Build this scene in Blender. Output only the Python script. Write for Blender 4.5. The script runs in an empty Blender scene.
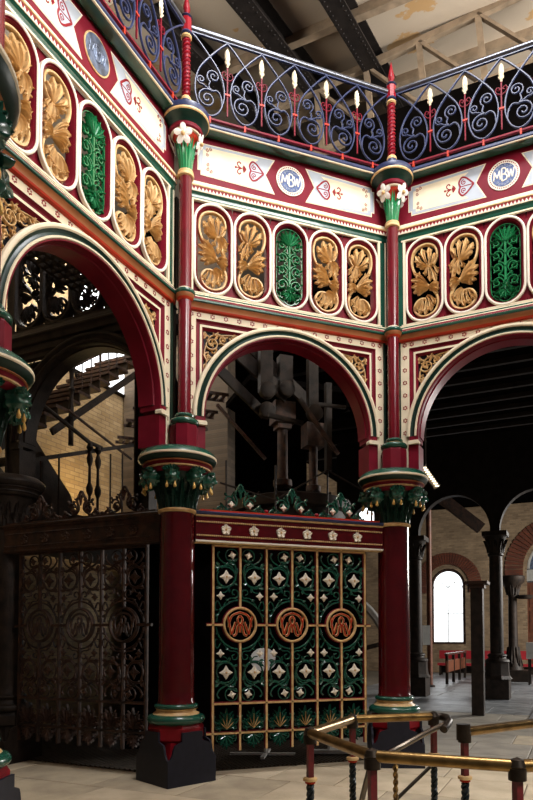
import bpy, math, random
from mathutils import Vector, Matrix
random.seed(7)
sin, cos, pi, R = math.sin, math.cos, math.pi, math.radians
sc = bpy.context.scene
COL = sc.collection

# ------------------------------------------------------------------ camera, world, light, exposure
cam = bpy.data.cameras.new('camera')
co = bpy.data.objects.new('camera', cam); COL.objects.link(co)
co.location = (-2.926, -3.953, 1.6)
co.rotation_euler = (R(90 + 2.407), 0, R(-20.1))
cam.sensor_fit = 'HORIZONTAL'; cam.sensor_width = 36; cam.lens = 44.234
cam.shift_x = -0.01312; cam.shift_y = 0.39347
cam.clip_start = 0.05; cam.clip_end = 200
sc.camera = co

w = bpy.data.worlds.new('world'); sc.world = w; w.use_nodes = True
w.node_tree.nodes['Background'].inputs[0].default_value = (0.86, 0.93, 1.0, 1)
w.node_tree.nodes['Background'].inputs[1].default_value = 0.05
sc.view_settings.view_transform = 'Standard'
sc.view_settings.look = 'None'
sc.view_settings.exposure = 0.0
sc.view_settings.gamma = 1
sc.view_settings.use_curve_mapping = False

def area_light(name, loc, target, sx, sy, power, col=(1, 1, 1)):
    l = bpy.data.lights.new(name, 'AREA'); l.shape = 'RECTANGLE'; l.size = sx; l.size_y = sy
    l.energy = power; l.color = col
    o = bpy.data.objects.new(name, l); COL.objects.link(o); o.location = loc
    o.rotation_euler = (Vector(target) - Vector(loc)).to_track_quat('-Z', 'Y').to_euler()
    return o
# daylight from the tall windows of the near end wall, high over the octagon
area_light('daylight_high_windows', (2.0, -7.5, 9.9), (-0.6, 3.4, 6.6), 5.0, 3.2, 1700, (1.0, 0.98, 0.95))
# area light added over the octagon well for an unseen skylight
area_light('daylight_octagon_well', (-0.2, -0.2, 11.6), (-0.2, -0.1, 0), 2.2, 2.2, 640, (0.97, 0.97, 1.0))
# unseen area light added at the right to brighten the roof
area_light('fill_roof_right', (9.5, -3.0, 10.4), (2.5, 8.5, 14.6), 6.0, 2.0, 1300, (1.0, 0.96, 0.9))
# added area light, out of view, throwing light up on the roof plaster
area_light('fill_roof_far_right', (11.3, -0.2, 10.3), (2.0, 8.6, 14.8), 4.0, 2.0, 2700, (1.0, 0.95, 0.88))
# added area light at the left brightens the roof from the other side
area_light('fill_roof_left', (-3.6, 6.5, 10.0), (2.6, 8.0, 14.6), 3.0, 1.5, 330, (1.0, 0.95, 0.88))
# area light added for unseen side windows of the far hall
area_light('daylight_far_hall', (17.5, 9.0, 5.2), (9.5, 12.5, 0.6), 4.0, 3.0, 1900, (1.0, 0.96, 0.9))
# unseen area light added above the stair to brighten its wall
area_light('fill_stair_wall', (-2.47, 6.72, 8.8), (-2.75, 8.2, 6.0), 1.2, 1.0, 140, (1.0, 0.95, 0.86))

# ------------------------------------------------------------------ materials
def lin(h):
    h = h.lstrip('#'); o = []
    for i in (0, 2, 4):
        c = int(h[i:i+2], 16) / 255
        o.append(c / 12.92 if c <= 0.04045 else ((c + 0.055) / 1.055) ** 2.4)
    return (*o, 1)
M = {}
def mat(name, hexc, rough=0.4, metal=0.0, var=0.12, scale=6.0, bump=0.0, bscale=40.0, hex2=None, emit=0.0, coat=0.0, spec=0.5):
    m = bpy.data.materials.new(name); m.use_nodes = True; nt = m.node_tree; N = nt.nodes; L = nt.links
    b = N['Principled BSDF']; b.inputs['Roughness'].default_value = rough; b.inputs['Metallic'].default_value = metal
    b.inputs['Coat Weight'].default_value = coat; b.inputs['Specular IOR Level'].default_value = spec
    c = lin(hexc)
    if var > 0 or hex2:
        tc = N.new('ShaderNodeTexCoord'); nz = N.new('ShaderNodeTexNoise'); nz.inputs['Scale'].default_value = scale; nz.inputs['Detail'].default_value = 5
        L.new(tc.outputs['Object'], nz.inputs['Vector'])
        rp = N.new('ShaderNodeValToRGB'); L.new(nz.outputs['Fac'], rp.inputs['Fac'])
        d = lin(hex2) if hex2 else tuple(x * (1 - 2.2 * var) for x in c[:3]) + (1,)
        rp.color_ramp.elements[0].position = 0.34; rp.color_ramp.elements[0].color = d
        rp.color_ramp.elements[1].position = 0.62; rp.color_ramp.elements[1].color = c
        L.new(rp.outputs['Color'], b.inputs['Base Color'])
        if bump > 0:
            n2 = N.new('ShaderNodeTexNoise'); n2.inputs['Scale'].default_value = bscale; n2.inputs['Detail'].default_value = 4
            L.new(tc.outputs['Object'], n2.inputs['Vector'])
            bp = N.new('ShaderNodeBump'); bp.inputs['Strength'].default_value = bump; bp.inputs['Distance'].default_value = 0.02
            L.new(n2.outputs['Fac'], bp.inputs['Height']); L.new(bp.outputs['Normal'], b.inputs['Normal'])
    else:
        b.inputs['Base Color'].default_value = c
    if emit > 0:
        b.inputs['Emission Color'].default_value = c; b.inputs['Emission Strength'].default_value = emit
    M[name] = m; return m
mat('maroon', '#761728', 0.42, 0, 0.10, 5, 0.05, 60, spec=0.12)
mat('maroon_gloss', '#6a111e', 0.22, 0, 0.10, 5, spec=0.5)
mat('maroon_gloss_shaded', '#4e0b0f', 0.16, 0, 0.10, 5, spec=0.6)  # maroon darkened to stand in for shade on the lower tier
mat('deep_red', '#8a1420', 0.35, 0, 0.10, 5, spec=0.2)
mat('cream', '#e6d9bb', 0.5, 0, 0.06, 4, spec=0.15)
mat('cream_white', '#ece4d2', 0.5, 0, 0.05, 4, spec=0.15)
mat('green', '#1c5140', 0.26, 0, 0.10, 6, coat=0.3)
mat('green_dark', '#0c2c22', 0.35, 0, 0.12, 6, spec=0.3)
mat('green_leaf', '#1d7a48', 0.24, 0, 0.12, 9, coat=0.3)
mat('gold', '#d9b884', 0.42, 0, 0.16, 14, hex2='#c29a62', spec=0.35)
mat('gold_bright', '#d9b060', 0.3, 0.3, 0.1, 10)
mat('navy', '#2e375a', 0.36, 0, 0.12, 8, spec=0.4)
mat('rail_steel', '#6d7078', 0.3, 0.85, 0.12, 9)
mat('vermilion', '#b8361f', 0.42, 0, 0.08, 6, spec=0.2)
mat('ochre', '#a8683c', 0.42, 0, 0.10, 6)
mat('grey_blue', '#a9b1ba', 0.45, 0, 0.05, 5)
mat('royal_blue', '#3a5488', 0.45, 0, 0.2, 60)
mat('tarnish_blue', '#6a7890', 0.35, 0.3, 0.2, 18, hex2='#3e4450')
mat('white', '#f2efe8', 0.4, 0, 0.05, 8)
mat('black_board', '#1b1c28', 0.55, 0, 0.15, 12, spec=0.3)
mat('iron', '#30261f', 0.55, 0.1, 0.2, 7, 0.25, 50, hex2='#1c1612', spec=0.25)
mat('rust_iron', '#4a2f20', 0.6, 0.25, 0.2, 9, 0.3, 40, hex2='#241a14')
mat('steel', '#7d7468', 0.3, 0.9, 0.15, 8)
mat('brass', '#97794a', 0.33, 0.92, 0.15, 12, 0.05, 60, hex2='#735a34')
mat('bronze_dark', '#3a3128', 0.4, 0.7, 0.15, 20)
mat('post_red', '#6a141a', 0.4, 0, 0.2, 20)
mat('twist_dark', '#141e22', 0.35, 0.3, 0.2, 12)
mat('stone', '#c2b297', 0.72, 0, 0.1, 2.2, 0.25, 30, hex2='#a8987e')
mat('stone_b', '#b6a78c', 0.75, 0, 0.1, 2.6, 0.25, 30, hex2='#9c8e78')
mat('stone_c', '#c8b89c', 0.7, 0, 0.1, 2.4, 0.25, 30, hex2='#b0a084')
mat('stone_grey', '#9c9486', 0.55, 0, 0.1, 2.2, 0.25, 24, hex2='#807a70')
mat('slate', '#86888a', 0.38, 0, 0.12, 3, 0.3, 18, hex2='#5e6062')
mat('slate_b', '#787a7d', 0.34, 0, 0.12, 3, 0.3, 18, hex2='#54565a')
mat('joint', '#6a5e4c', 0.9, 0, 0.1)
mat('grating', '#4e4338', 0.5, 0.5, 0.2, 10)
mat('plaster', '#a58e74', 0.9, 0, 0.1, 1.1, 0.2, 12, hex2='#8f7558')
mat('girder_dark', '#231e1c', 0.6, 0.1, 0.2, 5, 0.2, 30, spec=0.2)
mat('girder_brown', '#93806a', 0.65, 0.1, 0.15, 5)
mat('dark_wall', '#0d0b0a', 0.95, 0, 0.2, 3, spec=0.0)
mat('timber', '#6d3a20', 0.6, 0, 0.2, 6)
mat('red_cloth', '#9c1420', 0.8, 0, 0.1, 8)
mat('lamp_lit', '#fff0d0', 0.5, 0, 0, emit=2.5)
mat('daylight_glass', '#f6fbff', 0.4, 0, 0, emit=2.2)
mat('card_white', '#d8d8d4', 0.5, 0, 0.05)
mat('stand_grey', '#aeaca6', 0.45, 0.1, 0.1)

# peeling plaster: pale paint over tan patches
def peel(m):
    nt = m.node_tree; N = nt.nodes; L = nt.links; b = N['Principled BSDF']
    tc = N.new('ShaderNodeTexCoord'); a = N.new('ShaderNodeTexNoise'); a.inputs['Scale'].default_value = 0.55; a.inputs['Detail'].default_value = 9; a.inputs['Roughness'].default_value = 0.62
    L.new(tc.outputs['Object'], a.inputs['Vector'])
    r = N.new('ShaderNodeValToRGB'); r.color_ramp.elements[0].position = 0.605; r.color_ramp.elements[0].color = lin('#b5a693')
    r.color_ramp.elements[1].position = 0.62; r.color_ramp.elements[1].color = lin('#b39062')
    L.new(a.outputs['Fac'], r.inputs['Fac']); L.new(r.outputs['Color'], b.inputs['Base Color'])
peel(M['plaster'])

def brick_mat(name, c1, c2, mortar, scale=1.0):
    m = bpy.data.materials.new(name); m.use_nodes = True; nt = m.node_tree; N = nt.nodes; L = nt.links
    b = N['Principled BSDF']; b.inputs['Roughness'].default_value = 0.85
    tc = N.new('ShaderNodeTexCoord'); mp = N.new('ShaderNodeMapping'); mp.inputs['Rotation'].default_value = (R(90), 0, 0)
    L.new(tc.outputs['Object'], mp.inputs['Vector'])
    br = N.new('ShaderNodeTexBrick'); L.new(mp.outputs['Vector'], br.inputs['Vector'])
    br.inputs['Color1'].default_value = lin(c1); br.inputs['Color2'].default_value = lin(c2); br.inputs['Mortar'].default_value = lin(mortar)
    br.inputs['Scale'].default_value = scale; br.inputs['Brick Width'].default_value = 0.24; br.inputs['Row Height'].default_value = 0.08
    br.inputs['Mortar Size'].default_value = 0.008; br.inputs['Bias'].default_value = -0.1
    nz = N.new('ShaderNodeTexNoise'); nz.inputs['Scale'].default_value = 1.3; nz.inputs['Detail'].default_value = 6
    L.new(tc.outputs['Object'], nz.inputs['Vector'])
    mx = N.new('ShaderNodeMix'); mx.data_type = 'RGBA'; mx.blend_type = 'MULTIPLY'; mx.inputs['Factor'].default_value = 0.6
    L.new(br.outputs['Color'], mx.inputs['A'])
    rp = N.new('ShaderNodeValToRGB'); L.new(nz.outputs['Fac'], rp.inputs['Fac'])
    rp.color_ramp.elements[0].position = .3; rp.color_ramp.elements[0].color = (.35, .32, .3, 1); rp.color_ramp.elements[1].position = .65; rp.color_ramp.elements[1].color = (1, 1, 1, 1)
    L.new(rp.outputs['Color'], mx.inputs['B']); L.new(mx.outputs['Result'], b.inputs['Base Color'])
    bp = N.new('ShaderNodeBump'); bp.inputs['Strength'].default_value = 0.5; bp.inputs['Distance'].default_value = 0.02
    L.new(br.outputs['Fac'], bp.inputs['Height']); bp.invert = True; L.new(bp.outputs['Normal'], b.inputs['Normal'])
    M[name] = m
brick_mat('brick_pale', '#a0886a', '#7e6850', '#8c7c66')
brick_mat('brick_gold', '#c4aa80', '#a88c62', '#9c866a')
brick_mat('brick_shaded', '#6a5a48', '#4e4234', '#5a4e40')  # pale brick darkened to stand in for shade on the partition
brick_mat('brick_red', '#74371f', '#5c2a1a', '#5c4436')

# ------------------------------------------------------------------ mesh builder
class MB:
    def __init__(s): s.v = []; s.f = []
    def add(s, vs, fs):
        o = len(s.v); s.v += [tuple(x) for x in vs]; s.f += [tuple(i + o for i in f) for f in fs]; return s
    def box(s, c, d, rot=None):
        hx, hy, hz = d[0]/2, d[1]/2, d[2]/2
        vs = [Vector((x, y, z)) for x in (-hx, hx) for y in (-hy, hy) for z in (-hz, hz)]
        if rot is not None: vs = [rot @ v for v in vs]
        c = Vector(c); vs = [v + c for v in vs]
        return s.add(vs, [(0,1,3,2),(4,6,7,5),(0,4,5,1),(2,3,7,6),(0,2,6,4),(1,5,7,3)])
    def bar(s, a, b, wx, wy, up=(0, 0, 1)):
        a = Vector(a); b = Vector(b); d = b - a; L = d.length; d.normalize()
        u = Vector(up)
        if abs(d.dot(u)) > 0.98: u = Vector((0, 1, 0))
        x = d.cross(u).normalized(); y = x.cross(d)
        m = Matrix((x, d, y)).transposed()
        return s.box((a + b) / 2, (wx, L, wy), m)
    def lathe(s, prof, n=24, c=(0, 0, 0), a0=0.0, caps=True, sx=1.0, sy=1.0):
        vs = []; fs = []
        for r, z in prof:
            for i in range(n):
                a = a0 + 2*pi*i/n; vs.append((c[0] + r*cos(a)*sx, c[1] + r*sin(a)*sy, c[2] + z))
        k = len(prof)
        for j in range(k-1):
            for i in range(n):
                a, b = j*n+i, j*n+(i+1) % n; fs.append((a, b, b+n, a+n))
        if caps:
            fs.append(tuple(range(n-1, -1, -1))); fs.append(tuple((k-1)*n + i for i in range(n)))
        return s.add(vs, fs)
    def tube(s, path, r, n=8, closed=False):
        P = [Vector(p) for p in path]; k = len(P)
        rs = r if isinstance(r, (list, tuple)) else [r]*k
        T = []
        for i in range(k):
            if closed: t = P[(i+1) % k] - P[i-1]
            else: t = P[min(i+1, k-1)] - P[max(i-1, 0)]
            T.append(t.normalized() if t.length > 1e-9 else Vector((0, 0, 1)))
        u = T[0].orthogonal().normalized()
        vs = []; fs = []
        for i in range(k):
            u = (u - T[i]*u.dot(T[i]))
            u = u.normalized() if u.length > 1e-6 else T[i].orthogonal().normalized()
            v = T[i].cross(u)
            for j in range(n):
                a = 2*pi*j/n; vs.append(P[i] + (u*cos(a) + v*sin(a))*rs[i])
        m = k if closed else k-1
        for i in range(m):
            for j in range(n):
                a = i*n+j; b = i*n+(j+1) % n; c = ((i+1) % k)*n; fs.append((a, b, c+(j+1) % n, c+j))
        if not closed:
            fs.append(tuple(range(n-1, -1, -1))); fs.append(tuple((k-1)*n+j for j in range(n)))
        return s.add(vs, fs)
    def ribbon(s, pts, wd, dp, y=0.0, closed=False, taper=None):
        """strip in the xz plane, wd wide and dp deep (rectangular section with a bevelled front), path (x,z)"""
        k = len(pts); vs = []; fs = []
        for i in range(k):
            p = Vector(pts[i])
            if closed: t = Vector(pts[(i+1) % k]) - Vector(pts[i-1])
            else: t = Vector(pts[min(i+1, k-1)]) - Vector(pts[max(i-1, 0)])
            if t.length < 1e-9: t = Vector((1, 0))
            t.normalize(); nrm = Vector((-t.y, t.x)); h = wd/2*(taper[i] if taper else 1)
            for o, yy in ((-1, dp/2), (-1, -dp*.2), (-.5, -dp/2), (.5, -dp/2), (1, -dp*.2), (1, dp/2)):
                q = p + nrm*h*o; vs.append((q.x, y+yy, q.y))
        m = k if closed else k-1
        for i in range(m):
            for j in range(6):
                a = i*6+j; b = i*6+(j+1) % 6; c = ((i+1) % k)*6; fs.append((a, b, c+(j+1) % 6, c+j))
        if not closed: fs.append((5,4,3,2,1,0)); fs.append(tuple((k-1)*6+j for j in range(6)))
        return s.add(vs, fs)
    def prism(s, poly, y0, y1):
        k = len(poly); vs = [(x, y0, z) for x, z in poly] + [(x, y1, z) for x, z in poly]
        fs = [tuple(range(k)), tuple(range(2*k-1, k-1, -1))] + [(i, i+k, (i+1) % k + k, (i+1) % k) for i in range(k)]
        return s.add(vs, fs)
    def run(s, prof, u0, u1, m0=0.0, m1=0.0):
        """profile (y,z) run along x; m0,m1 mitre the ends: x shifts by m*y"""
        k = len(prof); vs = [(u0 + m0*y, y, z) for y, z in prof] + [(u1 + m1*y, y, z) for y, z in prof]
        return s.add(vs, [(i, i+1, i+1+k, i+k) for i in range(k-1)])
    def sweep(s, pts, nrm, prof, closed):
        """profile list (offset along nrm, y) swept along pts (x,z)"""
        k = len(pts); m = len(prof); vs = []; fs = []
        for p, n in zip(pts, nrm):
            for o, y in prof: vs.append((p[0]+n[0]*o, y, p[1]+n[1]*o))
        for i in range(k if closed else k-1):
            c = ((i+1) % k)*m
            for j in range(m-1): fs.append((i*m+j, i*m+j+1, c+j+1, c+j))
        return s.add(vs, fs)
    def lobe(s, p0, p1, bend=0.0, wd=0.03, y=0.0, h=0.02, lift=0.01, n=6, root=0.3):
        """raised leaf lobe from p0 to p1 in xz, front towards -y, with a groove along its middle"""
        a = Vector(p0); b = Vector(p1); d = b-a; L = d.length
        if L < 1e-6: return s
        pr = Vector((-d.y, d.x))/L; c = (a+b)/2 + pr*bend
        vs = []; fs = []
        for i in range(n+1):
            t = i/n; p = a*(1-t)**2 + c*2*t*(1-t) + b*t*t
            tg = ((c-a)*(1-t) + (b-c)*t).normalized(); nn = Vector((-tg.y, tg.x))
            ww = wd/2*(root + (1-root)*sin(pi*min(1, t*0.95)**1.1)) if t < .8 else wd/2*max(.12, math.sqrt(max(0, 1-((t-.62)/.38)**2)))
            hh = h*(.55 + .45*sin(pi*t*.8)) + lift*t*t
            for o, q in ((-1, 0), (-.55, .95), (0, .62), (.55, .95), (1, 0), (0, -.25)):
                vs.append((p.x+nn.x*ww*o, y-hh*q, p.y+nn.y*ww*o))
        for i in range(n):
            for j in range(6):
                u = i*6+j; v = i*6+(j+1) % 6; fs.append((u, v, v+6, u+6))
        fs.append(tuple(range(6))); fs.append(tuple(n*6+j for j in range(5, -1, -1)))
        return s.add(vs, fs)
    def spoon(s, p0, p1, bend=0.0, wd=0.03, y=0.0, h=0.02, lift=0.01, n=8):
        """slim-rooted rounded acanthus lobe, widest near its tip, grooved, tip rolling forward"""
        a = Vector(p0); b = Vector(p1); d = b-a; L = d.length
        pr = Vector((-d.y, d.x))/L; c = (a+b)/2 + pr*bend; vs = []; fs = []
        for i in range(n+1):
            t = i/n; p = a*(1-t)**2 + c*2*t*(1-t) + b*t*t
            tg = ((c-a)*(1-t) + (b-c)*t).normalized(); nn = Vector((-tg.y, tg.x))
            ww = wd/2*(.28 + .72*max(0, (t/.72))**1.6) if t < .72 else wd/2*max(.15, math.sqrt(max(0, 1-((t-.72)/.29)**2)))
            hh = h*(.7 + .5*sin(pi*t*.9)) + lift*sin(pi*min(1, t*1.15))
            yy = y - .012*sin(pi*t)
            for o, q in ((-1, -.1), (-.6, .85), (0, .35), (.6, .85), (1, -.1), (0, -.4)):
                vs.append((p.x+nn.x*ww*o, yy-hh*q, p.y+nn.y*ww*o))
        for i in range(n):
            for j in range(6):
                u = i*6+j; v = i*6+(j+1) % 6; fs.append((u, v, v+6, u+6))
        fs.append(tuple(range(6))); fs.append(tuple(n*6+j for j in range(5, -1, -1)))
        return s.add(vs, fs)
    def frond(s, p0, p1, bend=0.0, wd=0.03, y=0.0, h=0.02, lift=0.012):
        """lobe with two small side lobes near its tip"""
        s.lobe(p0, p1, bend, wd, y, h, lift)
        a = Vector(p0); b = Vector(p1); d = b-a; pr = Vector((-d.y, d.x)); c = (a+b)/2 + (pr/d.length)*bend if d.length else a
        t = .5; m = a*(1-t)**2 + c*2*t*(1-t) + b*t*t
        e = (b-m)
        for sg in (-1, 1):
            q = m + e*0.72 + Vector((-e.y, e.x))*sg*.62
            s.lobe(m, q, -sg*bend*.1, wd*.62, y-.002, h*.9, lift*.7, 4)
        return s
    def build(s, name, m, parent=None, smooth=40, **props):
        me = bpy.data.meshes.new(name); me.from_pydata(s.v, [], s.f); me.validate(); me.update()
        import bmesh
        b = bmesh.new(); b.from_mesh(me); bmesh.ops.recalc_face_normals(b, faces=b.faces); b.to_mesh(me); b.free()
        if smooth:
            me.shade_smooth(); me.set_sharp_from_angle(angle=R(smooth))
        me.materials.append(M[m] if isinstance(m, str) else m)
        o = bpy.data.objects.new(name, me); COL.objects.link(o)
        if parent: o.parent = parent
        for k, v in props.items(): o[k] = v
        return o
def tag(o, label, cat, group=None):
    o['label'] = label; o['category'] = cat
    if group: o['group'] = group
    return o
def thing(name, label, cat, loc=(0, 0, 0), rz=0.0, group=None):
    o = bpy.data.objects.new(name, None); COL.objects.link(o); o.location = loc; o.rotation_euler = (0, 0, rz); o.empty_display_size = .1
    return tag(o, label, cat, group)
def struct(o): o['kind'] = 'structure'; return o
def inst(o, parent, loc=(0, 0, 0), rot=(0, 0, 0), scale=(1, 1, 1)):
    c = o.copy(); COL.objects.link(c); c.parent = parent; c.location = loc; c.rotation_euler = rot; c.scale = scale; return c
def copy_tree(o, parent=None, material=None):
    c = o.copy(); COL.objects.link(c)
    if parent: c.parent = parent
    if material and c.type == 'MESH':
        c.material_slots[0].link = 'OBJECT'; c.material_slots[0].material = M[material]
    for ch in list(o.children): copy_tree(ch, c, material)
    return c
def dup(root, loc, rz, label, group=None, material=None):
    c = copy_tree(root, None, material); c.location = loc; c.rotation_euler = (0, 0, rz); c['label'] = label
    if group: c['group'] = group
    return c
def arc(cx, cz, r, a0, a1, n): return [(cx + r*cos(R(a0 + (a1-a0)*i/n)), cz + r*sin(R(a0 + (a1-a0)*i/n))) for i in range(n+1)]
def spiral(cx, cz, r0, r1, a0, turns, n=22):
    return [(cx + (r0 + (r1-r0)*(i/n))*cos(R(a0) + 2*pi*turns*i/n), cz + (r0 + (r1-r0)*(i/n))*sin(R(a0) + 2*pi*turns*i/n)) for i in range(n+1)]
def bez(pts, n=8):
    """smooth curve through 2D points (Catmull-Rom)"""
    out = []; P = [Vector(p) for p in pts]; k = len(P)
    for i in range(k-1):
        a, b, c, d = P[max(i-1, 0)], P[i], P[i+1], P[min(i+2, k-1)]
        for j in range(n):
            t = j/n
            q = 0.5*((2*b) + (c-a)*t + (2*a-5*b+4*c-d)*t*t + (3*b-a-3*c+d)*t**3); out.append(tuple(q))
    out.append(tuple(P[-1])); return out
def mir(pts, sg): return [(x*sg, z) for x, z in pts]

# ------------------------------------------------------------------ frames of the octagon
RC = 3.672                      # main columns
RSM = 3.548                     # colonnettes
AP = 3.437                      # panel face
APG = RC*cos(pi/8)              # gate line
ANG = {'D': 22.5, 'C': 67.5, 'B': 112.5, 'A': 157.5, 'Z': 202.5}
def vert(n, r): a = R(ANG[n]); return Vector((r*cos(a), r*sin(a), 0))
def face(a, ap, z=0): return (ap*cos(R(a)), ap*sin(R(a)), z), R(a-90)
n45 = Vector((.70711, .70711, 0)); t45 = Vector((.70711, -.70711, 0))
def hall(s, u, z=0): return n45*s + t45*u + Vector((0, 0, z))
ROT45 = Matrix.Rotation(R(-45), 3, 'Z')      # local x -> t45, local y -> n45

# ================================================================== THE SETTING
floor = struct(MB().box((4, 8, -.11), (70, 70, .2)).build('floor', 'joint'))
# paving stones inside and around the octagon (hall axes), slate flags in the far hall
def inside_view(s, u):
    return True
stone_cache = {}
def stone(lx, ly, m, rs):
    key = (round(lx, 2), round(ly, 2), m)
    if key not in stone_cache:
        b = MB(); e = .012; g = .006
        hx, hy = lx/2-g, ly/2-g
        vs = [(-hx, -hy, -.02), (hx, -hy, -.02), (hx, hy, -.02), (-hx, hy, -.02), (-hx, -hy, -.004), (hx, -hy, -.004), (hx, hy, -.004), (-hx, hy, -.004),
              (-hx+e, -hy+e, 0), (hx-e, -hy+e, 0), (hx-e, hy-e, 0), (-hx+e, hy-e, 0)]
        fs = [(8, 9, 10, 11)] + [(i, (i+1) % 4, (i+1) % 4+4, i+4) for i in range(4)] + [(i+4, (i+1) % 4+4, (i+1) % 4+8, i+8) for i in range(4)]
        stone_cache[key] = b.add(vs, fs).build('paving_stone', m, floor, 0)
        o = stone_cache[key]
    else:
        o = stone_cache[key].copy(); COL.objects.link(o)
    return o
def pave(s0, s1, u0, u1, ls, mats, wid):
    k = 0; s = s0
    while s < s1 - .01:
        d = ls*random.choice((.85, 1, 1.15)); d = min(d, s1-s); u = u0 + random.choice((0, -.3, -.6)) * (0 if s == s0 else 0)
        while u < u1 - .01:
            l = random.choice(wid); l = min(l, u1-u)
            o = stone(l, d, random.choice(mats), 0)
            p = hall(s+d/2, u+l/2, random.uniform(-.002, .002)); o.location = p; o.rotation_euler = (0, 0, R(-45)); u += l
        s += d
pave(-2.2, 3.6, -6.6, 3.6, .95, ('stone', 'stone_b', 'stone_c'), (.8, 1.1, 1.4))
pave(3.6, 9.6, -4.6, 3.0, .95, ('stone_grey', 'stone_b', 'stone_grey'), (.8, 1.1, 1.4))
pave(9.6, 25.2, -5.6, 1.4, 1.3, ('slate', 'slate_b', 'slate'), (1.1, 1.4, 1.75))
# the raised slab edge that runs along the hall
struct(MB().box((0, 0, .02), (2.4, 8.2, .05)).build('trim_1', 'slate')).location = hall(12.4, 1.05); bpy.data.objects['trim_1'].rotation_euler = (0, 0, R(-45))

# ribbed iron floor plates outside the octagon on the engine sides
g = MB()
g.box((0, 0, -.012), (3.9, 1.8, .02))
for i in range(52): g.bar((-1.95 + i*.075, -.9, .004), (-1.95 + i*.075, .9, .004), .028, .016)
ig = struct(g.build('floor_ribbed_plate', 'grating', None, 0)); ig.location = (-.05, 4.62, .012); ig.scale = (.74, 1, 1)
g2 = struct(ig.copy()); COL.objects.link(g2); g2.scale = (1, 1, 1); g2.location = Vector((-.7071, .7071, 0))*5.45 + n45*2.5 + Vector((0, 0, .012)); g2.rotation_euler = (0, 0, R(135)); g2.name = 'floor_ribbed_plate'

# far hall end wall with two arched openings cut: built from strips
FW = 25.69
def far(u, z, y=0): return hall(FW + y, u, z)
def wall_with_arches(name, m, u0, u1, z1, holes, th=.4):
    """wall in local x=u,z ; holes (uc, hw, z0, zspring) arched"""
    b = MB(); xs = u0
    for uc, hw, z0, zs in sorted(holes):
        b.box(((xs+uc-hw)/2, th/2, z1/2), (uc-hw-xs, th, z1))
        if z0 > 0: b.box((uc, th/2, z0/2), (2*hw, th, z0))
        top = [(uc + hw*cos(pi*i/16), zs + hw*sin(pi*i/16)) for i in range(17)]
        for (xa, za), (xb, zb) in zip(top[:-1], top[1:]):
            b.add([(xa, 0, za), (xb, 0, zb), (xb, 0, z1), (xa, 0, z1), (xa, th, za), (xb, th, zb), (xb, th, z1), (xa, th, z1)],
                  [(0, 1, 2, 3), (4, 5, 6, 7), (0, 1, 5, 4)])
        xs = uc + hw
    b.box(((xs+u1)/2, th/2, z1/2), (u1-xs, th, z1))
    return struct(b.build(name, m, None, 0))
wf = wall_with_arches('wall_far', 'brick_pale', -20, 8, 11, [(-8.5, .5, 6.9, 8.6), (-4.65, .78, 1.28, 3.98), (.1, 1.35, 0, 4.6)])
wf.location = far(0, 0); wf.rotation_euler = (0, 0, R(-45))

def arched_window(name, uc, hw, z0, zs, y=.12, tracery=True, lit='daylight_glass'):
    r = bpy.data.objects.new(name, None); COL.objects.link(r); r['kind'] = 'structure'
    r.location = far(uc, 0, y); r.rotation_euler = (0, 0, R(-45))
    path = [(-hw+.06, z0)] + arc(0, zs, hw-.06, 180, 0, 20) + [(hw-.06, z0)]
    f = MB(); f.ribbon(path, .14, .14); f.box((0, 0, z0+.05), (2*hw, .16, .12)); f.build('window_frame', 'rust_iron', r)
    if tracery:
        t = MB(); t.box((0, 0, (z0+zs-.2)/2), (.035, .06, zs-.2-z0)); t.box((0, 0, z0+(zs-z0)*.52), (2*hw-.2, .05, .035))
        rr = (hw-.12)/2
        t.ribbon(arc(-rr, zs-.2, rr, 180, 0, 12), .03, .05); t.ribbon(arc(rr, zs-.2, rr, 180, 0, 12), .03, .05)
        t.ribbon(arc(0, zs+.27, .33, 0, 360, 20)[:-1], .03, .05, closed=True)
        t.build('glazing_bar', 'stand_grey', r)
    p = MB(); p.prism([(-hw+.08, z0+.05)] + arc(0, zs, hw-.1, 180, 0, 20) + [(hw-.08, z0+.05)], .03, .05); p.build('pane', lit, r)
    return r
arched_window('window_1', -4.65, .78, 1.28, 3.98)
arched_window('window_2', -8.5, .5, 6.9, 8.6, tracery=False)
# mullion bars splitting the distant bright window
# brick arches over the openings
def brick_arch(name, uc, r0, r1, zs):
    b = MB(); n = 34
    for i in range(n):
        a0, a1 = pi*i/n + .012, pi*(i+1)/n - .004
        q = [(r*cos(a), r*sin(a)) for r, a in ((r0, a0), (r1, a0), (r1, a1), (r0, a1))]
        b.prism([(x, zs+z) for x, z in q], -.05 - .01*(i % 2), .1)
    for sg in (-1, 1): b.box((sg*(r0+r1)/2, .02, zs-.18), (r1-r0, .16, .32))
    o = struct(b.build(name, 'brick_red', None, 0)); o.location = far(uc, 0); o.rotation_euler = (0, 0, R(-45)); return o
brick_arch('trim_2', -4.65, .96, 1.5, 3.98)
brick_arch('trim_3', .1, 1.5, 2.25, 4.6)
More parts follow.
